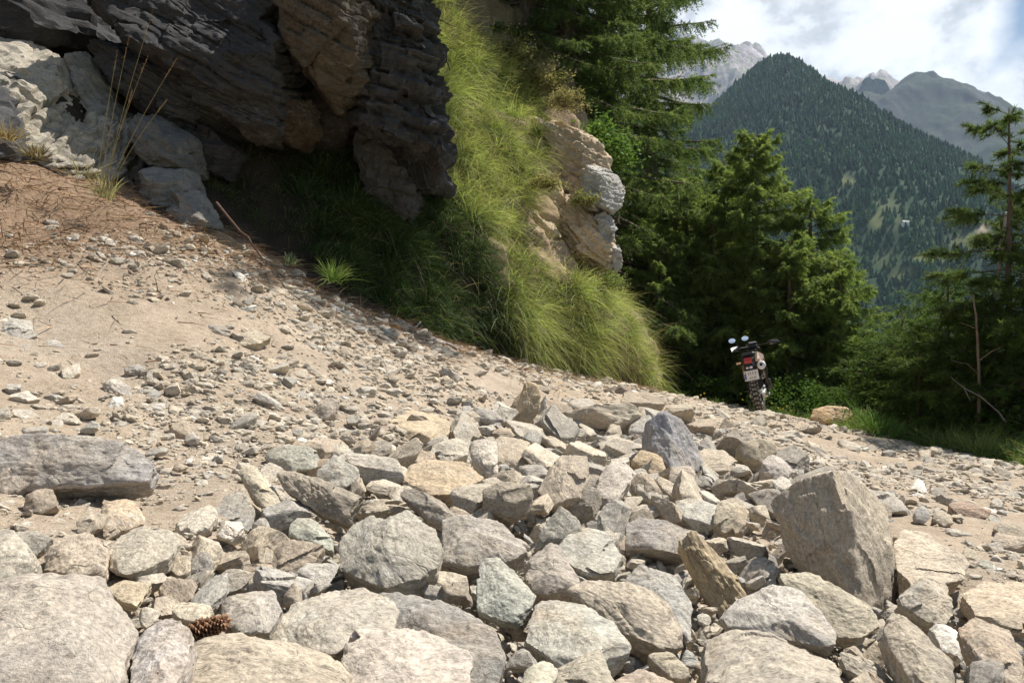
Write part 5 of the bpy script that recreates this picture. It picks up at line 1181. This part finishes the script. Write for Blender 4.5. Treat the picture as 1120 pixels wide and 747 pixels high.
def wheel(y, rr, tw, rim_r, nk, name):
    m = MB(); prof = []
    for k in range(13):
        a = -math.pi/2+math.pi*k/12; prof.append((rr-.062+.055*math.cos(a)*1.0, tw*.5*math.sin(a)))
    prof = [(rim_r-.01, -tw*.34)]+prof+[(rim_r-.01, tw*.34)]
    m.lathe(prof, (0, y, rr), None, 48); o = m.build('tyre', MB_RUB, None, True)
    kn = MB()
    for i in range(nk):
        for row, off in ((-.36, .5), (-.13, 0), (.13, 0), (.36, .5)):
            a = (i+off)*2*math.pi/nk; cx = row*tw; rad = rr-.004-.03*(abs(row) > .3)
            R = np.array([[1, 0, 0], [0, math.cos(a), -math.sin(a)], [0, math.sin(a), math.cos(a)]])
            kn.box((cx, y-math.sin(a)*rad, rr+math.cos(a)*rad), (tw*.2, .038, .026), R, .15)
    hub = MB(); hub.lathe([(.012, -.09), (.05, -.085), (.05, -.06), (.03, -.05), (.03, .05), (.05, .06), (.05, .085), (.012, .09)], (0, y, rr), None, 20)
    rim = MB(); rim.lathe([(rim_r, -tw*.36), (rim_r-.014, -tw*.3), (rim_r-.022, 0), (rim_r-.014, tw*.3), (rim_r, tw*.36)], (0, y, rr), None, 40)
    for i in range(18):
        a = i*math.pi/9; s = (-1)**i; rim.tube([(s*.045, y+.03*math.cos(a+.3), rr+.03*math.sin(a+.3)), (0, y+(rim_r-.015)*math.cos(a), rr+(rim_r-.015)*math.sin(a))], .0025, 4)
    w_ = link(name, hub.mesh('hub'), MB_STEEL, bk); o.parent = w_; kn.build('tread', MB_TREAD, w_); rim.build('rim', MB_STEEL, w_, True)
    return w_
def fix(m, name, mat, parent=bk, sm=False): return m.build(name, mat, parent, sm)
wheel(0, .325, .15, .225, 26, 'rear_wheel')
fw = wheel(0, .345, .10, .265, 30, 'front_wheel')
fw.location = (0, 1.48, 0); 
m = MB(); m.tube([(-.10,0,.325),(-.10,.25,.36),(-.085,.55,.42)], (.03,.035,.04), 8); m.tube([(.10,0,.325),(.10,.25,.36),(.085,.55,.42)], (.03,.035,.04), 8); m.tube([(-.1,.42,.39),(.1,.42,.39)], .03, 8); fix(m, 'swingarm', MB_ALU)
m = MB(); m.lathe([(.035,.085),(.11,.088),(.11,.094),(.035,.094)], (0,0,.325), None, 28); fix(m, 'sprocket_disc', MB_ALU)
m = MB(); m.box((.075,-.06,.37),(.05,.10,.07)); m.tube([(.1,.02,.33),(.125,.02,.33)], .02, 8); fix(m, 'brake_caliper', MB_WHITE)
m = MB(); m.tube([(0,.42,.42),(0,.36,.78)], .035, 10); fix(m, 'shock', MB_STEEL)
m = MB()
for sx in (-1, 1):
    m.tube([(sx*.06,1.05,1.0),(sx*.14,.85,.82),(sx*.15,.6,.62),(sx*.12,.5,.42)], .017, 6); m.tube([(sx*.14,.85,.84),(sx*.13,.4,.80),(sx*.09,-.15,.92)], .012, 6); m.tube([(sx*.14,.55,.55),(sx*.12,.1,.80)], .011, 6); m.tube([(sx*.05,1.1,.95),(sx*.13,.95,.5),(sx*.12,.7,.3),(sx*.12,.5,.38)], .014, 6)
fix(m, 'frame', MB_STEEL)
m = MB(); m.box((0,.72,.47),(.30,.36,.30),None,.2); m.box((0,.86,.68),(.17,.2,.2),None,.2); m.tube([(-.2,.7,.45),(.2,.7,.45)], .1, 14); fix(m, 'engine', MB_STEEL)
m = MB(); m.box((0,.78,.27),(.26,.42,.06),None,.3); fix(m, 'skid_plate', MB_ALU)
m = MB(); m.hull([(sx*w_, y, z) for sx in (-1, 1) for (w_, y, z) in [(.06,.45,.84),(.13,.6,.86),(.17,.82,.93),(.15,1.0,.98),(.05,1.1,1.0),(.17,.75,.74),(.10,1.05,.74),(.09,.5,.76),(.08,.8,1.04),(.06,.95,1.05)]]); fix(m, 'fuel_tank', MB_BROWN)
m = MB(); m.hull([(sx*w_, y, z) for sx in (-1, 1) for (w_, y, z) in [(.07,-.18,.90),(.075,-.16,.945),(.12,.1,.92),(.11,.1,.875),(.13,.3,.885),(.09,.56,.87),(.09,.56,.83),(.12,.3,.83),(.07,.56,.90)]]); fix(m, 'seat', MB_SEAT)
m = MB(); m.hull([(sx*w_, y, z) for sx in (-1, 1) for (w_, y, z) in [(.055,-.30,.90),(.06,-.27,.955),(.085,-.1,.90),(.09,.1,.87),(.09,.1,.80),(.06,-.2,.83),(.05,-.29,.86)]]); fix(m, 'tail_fairing', MB_BLACK)
m = MB(); m.tube([(-.10,-.24,.965),(-.10,0,.97),(.10,0,.97),(.10,-.24,.965),(-.10,-.24,.965)], .012, 6); m.tube([(-.1,-.12,.968),(.1,-.12,.968)], .01, 6); m.tube([(-.09,0,.965),(-.08,.02,.91)], .01, 6); m.tube([(.09,0,.965),(.08,.02,.91)], .01, 6); fix(m, 'luggage_rack', MB_STEEL)
m = MB(); m.box((0,-.06,1.015),(.22,.22,.075),None,.3); fix(m, 'tail_bag', MB_BLACK)
for sx in (-1, 1):
    m = MB(); m.hull([(sx*a, y, z) for (a, y, z) in [(.10,-.05,.86),(.155,.02,.84),(.17,.3,.82),(.13,.42,.78),(.17,.1,.62),(.19,.28,.58),(.13,.0,.66),(.12,.3,.56),(.12,.1,.85)]]); fix(m, 'side_panel', MB_BROWN)
m = MB(); m.hull([(sx*a, y, z) for sx in (-1, 1) for (a, y, z) in [(.06,-.31,.86),(.065,-.345,.70),(.08,-.35,.60),(.075,-.33,.58),(.05,-.28,.86),(.06,-.31,.60)]]); fix(m, 'rear_fender', MB_BLACK)
m = MB()
m.hull([(sx*a, y, z) for sx in (-1, 1) for (a, y, z) in [(.058,-.325,.87),(.066,-.335,.915),(.06,-.325,.955),(.052,-.29,.96),(.055,-.28,.87)]]); fix(m, 'tail_light', MB_RED)
m = MB(); m.box((-.03,-.348,.80),(.04,.02,.03)); m.box((.03,-.348,.80),(.045,.02,.035)); fix(m, 'plate_light', MB_WHITE)
# number plate, tilted
pl = MB(); pl.box((0,0,0),(.225,.006,.165),None,.1); po = pl.build('number_plate', MB_PLATE, bk); po.location = (.012,-.372,.672); po.rotation_euler = (math.radians(-14), 0, 0)
m = MB(); m.box((-.095,-.0045,-.012),(.026,.003,.10),None,.1); fix(m, 'blue_band', MB_BLUE, po)
m = MB(); m.box((-.09,-.0055,.055),(.014,.003,.024),None,.1)
for x, h in ((-.045,.05),(-.012,.055),(.028,.05),(.068,.055)):                      # worn characters, not readable in the photograph
    m.box((x,-.0048,.035),(.009,.003,h),None,.1)
for x in (-.03,.0,.035,.06): m.box((x,-.0048,-.045),(.011,.003,.03),None,.1)
fix(m, 'lettering', MB_INK, po)
for sx in (-1, 1):
    m = MB(); m.tube([(sx*.055,-.29,.895),(sx*.12,-.30,.90)], .010, 6); ob = fix(m, 'indicator', MB_BLACK)
    m = MB(); m.hull([(sx*a, -.30+y, .90+z) for a in (.12,.19) for y in (-.03,.015) for z in (-.016,.016)]); fix(m, 'lens', MB_AMB, ob)
m = MB(); m.tube([(.15,.62,.40),(.17,.45,.50),(.175,.2,.62)], .025, 10); m.tube([(.175,.2,.62),(.18,.05,.71),(.185,-.20,.80)], (.045,.066,.066), 16); mu = fix(m, 'muffler', MB_STEEL, bk, True)
d = unit(np.array([.005,-.25,.09])); m = MB(); c0 = np.array([.185,-.20,.80]); m.tube([c0, c0+d*.03, c0+d*.04], (.07,.07,.055), 18); fix(m, 'end_cap', MB_WHITE, mu, True)
m = MB(); m.tube([c0+d*.038, c0+d*.046], .024, 12); fix(m, 'outlet', MB_BLACK, mu)
m = MB(); m.tube([(-.12,.6,.34),(-.2,.55,.2),(-.33,.52,.02)], .012, 6); m.box((-.335,.52,.015),(.06,.05,.012)); fix(m, 'side_stand', MB_STEEL)
for sx in (-1, 1):
    m = MB(); m.box((sx*.20,.42,.40),(.09,.05,.025)); m.tube([(sx*.12,.44,.40),(sx*.17,.42,.40)], .012, 6); fix(m, 'footpeg', MB_STEEL)
# steering group, turned to the left
st = link('fork', None, None, bk); st = None
bpy.data.objects.remove(bpy.data.objects['fork'])
A = math.radians(24); ca, sa = math.cos(A), math.sin(A); piv = np.array([0, 1.12, 0])
def T(p): p = np.asarray(p, float)-piv; return np.stack([p[..., 0]*ca-p[..., 1]*sa, p[..., 0]*sa+p[..., 1]*ca, p[..., 2]], -1)+piv
def sfix(m, name, mat, parent=bk, sm=False):
    m.v = [T(v) for v in m.v]; return fix(m, name, mat, parent, sm)
fw.location = T(np.array([0, 1.48, 0])).tolist(); fw.rotation_euler.z = A
m = MB()
for sx in (-1, 1): m.tube([(sx*.095,1.48,.345),(sx*.095,1.36,.62),(sx*.095,1.13,1.12)], (.03,.026,.024), 10)
m.box((0,1.15,1.08),(.25,.05,.035)); m.box((0,1.25,.86),(.25,.05,.04)); sfix(m, 'fork', MB_STEEL)
m = MB(); m.hull([(sx*a, y, z) for sx in (-1, 1) for (a, y, z) in [(.06,1.15,.80),(.07,1.5,.80),(.04,1.85,.70),(.06,1.5,.83),(.03,1.2,.83)]]); sfix(m, 'front_fender', MB_BROWN)
m = MB(); m.hull([(sx*a, y, z) for sx in (-1, 1) for (a, y, z) in [(.10,1.2,1.18),(.14,1.24,1.05),(.12,1.34,.92),(.07,1.3,1.2),(.05,1.38,1.0)]]); sfix(m, 'headlight_cowl', MB_BLACK)
m = MB(); m.box((0,1.14,1.19),(.17,.07,.09),None,.3); sfix(m, 'instrument_panel', MB_BLACK)
m = MB(); m.tube([(-.41,.93,1.14),(-.26,.98,1.155),(-.1,1.1,1.15),(.1,1.1,1.15),(.26,.98,1.155),(.41,.93,1.14)], .013, 8); sfix(m, 'handlebar', MB_STEEL)
for sx in (-1, 1):
    m = MB(); m.tube([(sx*.41,.93,1.14),(sx*.29,.97,1.152)], .019, 8); sfix(m, 'grip', MB_BLACK)
    m = MB(); m.hull([(sx*a, y, z) for (a, y, z) in [(.45,.98,1.15),(.44,1.03,1.19),(.28,1.10,1.20),(.28,1.10,1.10),(.44,1.03,1.10),(.46,.95,1.12),(.36,1.09,1.21)]]); sfix(m, 'hand_guard', MB_BLACK)
    mx_ = -.41 if sx < 0 else -.17
    m = MB(); m.tube([(mx_*.66,.99,1.16),(mx_*.8,.99,1.24),(mx_*.95,.97,1.29)], .006, 6); mo = sfix(m, 'mirror', MB_BLACK)
    c_ = np.array([mx_,.955,1.315]); th = np.arange(20)*2*math.pi/20; rng_ = np.stack([.07*np.cos(th), 0*th, .046*np.sin(th)], 1)
    m = MB(); m.hull(np.concatenate([c_+rng_, c_+rng_*.75+np.array([0,.035,0])])); sfix(m, 'mirror_shell', MB_BLACK, mo)
    m = MB(); m.v = []; m.add(np.concatenate([c_+rng_*.9+np.array([0,-.004,0]), [c_+np.array([0,-.005,0])]]), None, [[k, (k+1) % 20, 20] for k in range(20)]); sfix(m, 'mirror_glass', MB_MIRR, mo)
    m = MB(); m.tube([(sx*.40,.975,1.13),(sx*.28,1.02,1.135)], .006, 6); sfix(m, 'lever', MB_ALU)
b0 = P(833, 449, 13.3)
bk.location = (b0[0], b0[1], float(ground_z(np.array([b0[0]]), np.array([b0[1]]))[0])-.02)
bk.rotation_euler = (0, math.radians(-12), math.radians(-22))
# ------------------------------------------------------------------ sky, sun, camera
w = bpy.data.worlds.new('World'); bpy.context.scene.world = w; w.use_nodes = True
nt = w.node_tree; nt.nodes.clear()
sky = N(nt, 'ShaderNodeTexSky'); sky.sky_type = 'NISHITA'; sky.sun_disc = False
sky.sun_elevation = SUN_EL; sky.sun_rotation = math.pi/2-SUN_AZ; sky.altitude = 1500; sky.dust_density = .6
tc = N(nt, 'ShaderNodeTexCoord'); g = tc.outputs['Generated']
sp = N(nt, 'ShaderNodeSeparateXYZ'); L(nt, g, sp.inputs[0])
mp = N(nt, 'ShaderNodeMapping'); mp.inputs['Scale'].default_value = (1, 1, 1.5); L(nt, g, mp.inputs[0])
n1 = noise(nt, mp.outputs[0], 5.5, 9, .58, .5); n2 = noise(nt, mp.outputs[0], 2.1, 5, .55, .2)
# the cloud bank lies over the mountains (towards +Y); its right hand edge breaks up into blue
xy = math_(nt, 'DIVIDE', sp.outputs['X'], math_(nt, 'MAXIMUM', sp.outputs['Y'], .05))
edge = math_(nt, 'MULTIPLY', math_(nt, 'SUBTRACT', .628, xy), 30)
zy = math_(nt, 'DIVIDE', sp.outputs['Z'], math_(nt, 'MAXIMUM', sp.outputs['Y'], .05))
low = math_(nt, 'MULTIPLY', math_(nt, 'SUBTRACT', .375, zy), 22)
edge = math_(nt, 'MAXIMUM', edge, low)
front = math_(nt, 'GREATER_THAN', sp.outputs['Y'], .05)
bankm = math_(nt, 'MULTIPLY', math_(nt, 'ADD', edge, math_(nt, 'MULTIPLY', math_(nt, 'SUBTRACT', n1, .40), 3.0), True), front)
lowm = ramp(nt, sp.outputs['Z'], [(.5, (1, 1, 1)), (.75, (0, 0, 0))])
scat = ramp(nt, n2, [(.5, (0, 0, 0)), (.62, (1, 1, 1))])
mask = math_(nt, 'MAXIMUM', math_(nt, 'MULTIPLY', bankm, lowm), math_(nt, 'MULTIPLY', scat, .55))
mp3 = N(nt, 'ShaderNodeMapping'); mp3.inputs['Scale'].default_value = (1, 1, 1.25); mp3.inputs['Location'].default_value = (3.1, 1.7, .4); L(nt, g, mp3.inputs[0])
cl = noise(nt, mp3.outputs[0], 7.5, 10, .60, .15)
cc = ramp(nt, cl, [(.40, (5.8, 5.9, 6.5)), (.47, (8.4, 8.5, 9.0)), (.505, (11.2, 11.3, 11.6)), (.56, (13.6, 13.6, 13.6))])
c = mix(nt, mask, sky.outputs[0], cc)
bg = N(nt, 'ShaderNodeBackground'); bg.inputs['Strength'].default_value = SKY_STR
L(nt, c, bg.inputs[0]); o = N(nt, 'ShaderNodeOutputWorld'); L(nt, bg.outputs[0], o.inputs[0])
sl = bpy.data.lights.new('sun', 'SUN'); sl.energy = SUN_STR; sl.angle = math.radians(.53); sl.color = (1, .96, .9)
so = bpy.data.objects.new('sun', sl); C.objects.link(so)
so.rotation_euler = Vector(SUN.tolist()).to_track_quat('Z', 'Y').to_euler(); so.location = (SUN*40).tolist()
cam = bpy.data.cameras.new('camera'); cam.lens = 36*F/1120; cam.sensor_width = 36; cam.clip_end = 40000; cam.clip_start = .05
co = bpy.data.objects.new('camera', cam); C.objects.link(co); co.rotation_euler = (math.pi/2, 0, 0)
sc = bpy.context.scene; sc.camera = co
sc.render.engine = 'CYCLES'
sc.cycles.use_denoising = True
sc.cycles.max_bounces = 6; sc.cycles.diffuse_bounces = 2; sc.cycles.transparent_max_bounces = 6; sc.cycles.transmission_bounces = 3; sc.cycles.volume_bounces = 0
sc.cycles.sample_clamp_indirect = 4
vs = sc.view_settings; vs.view_transform = 'Standard'; vs.look = 'None'; vs.gamma = 1; vs.exposure = EXPO; vs.use_curve_mapping = False
sc.render.image_settings.color_mode = 'RGB'
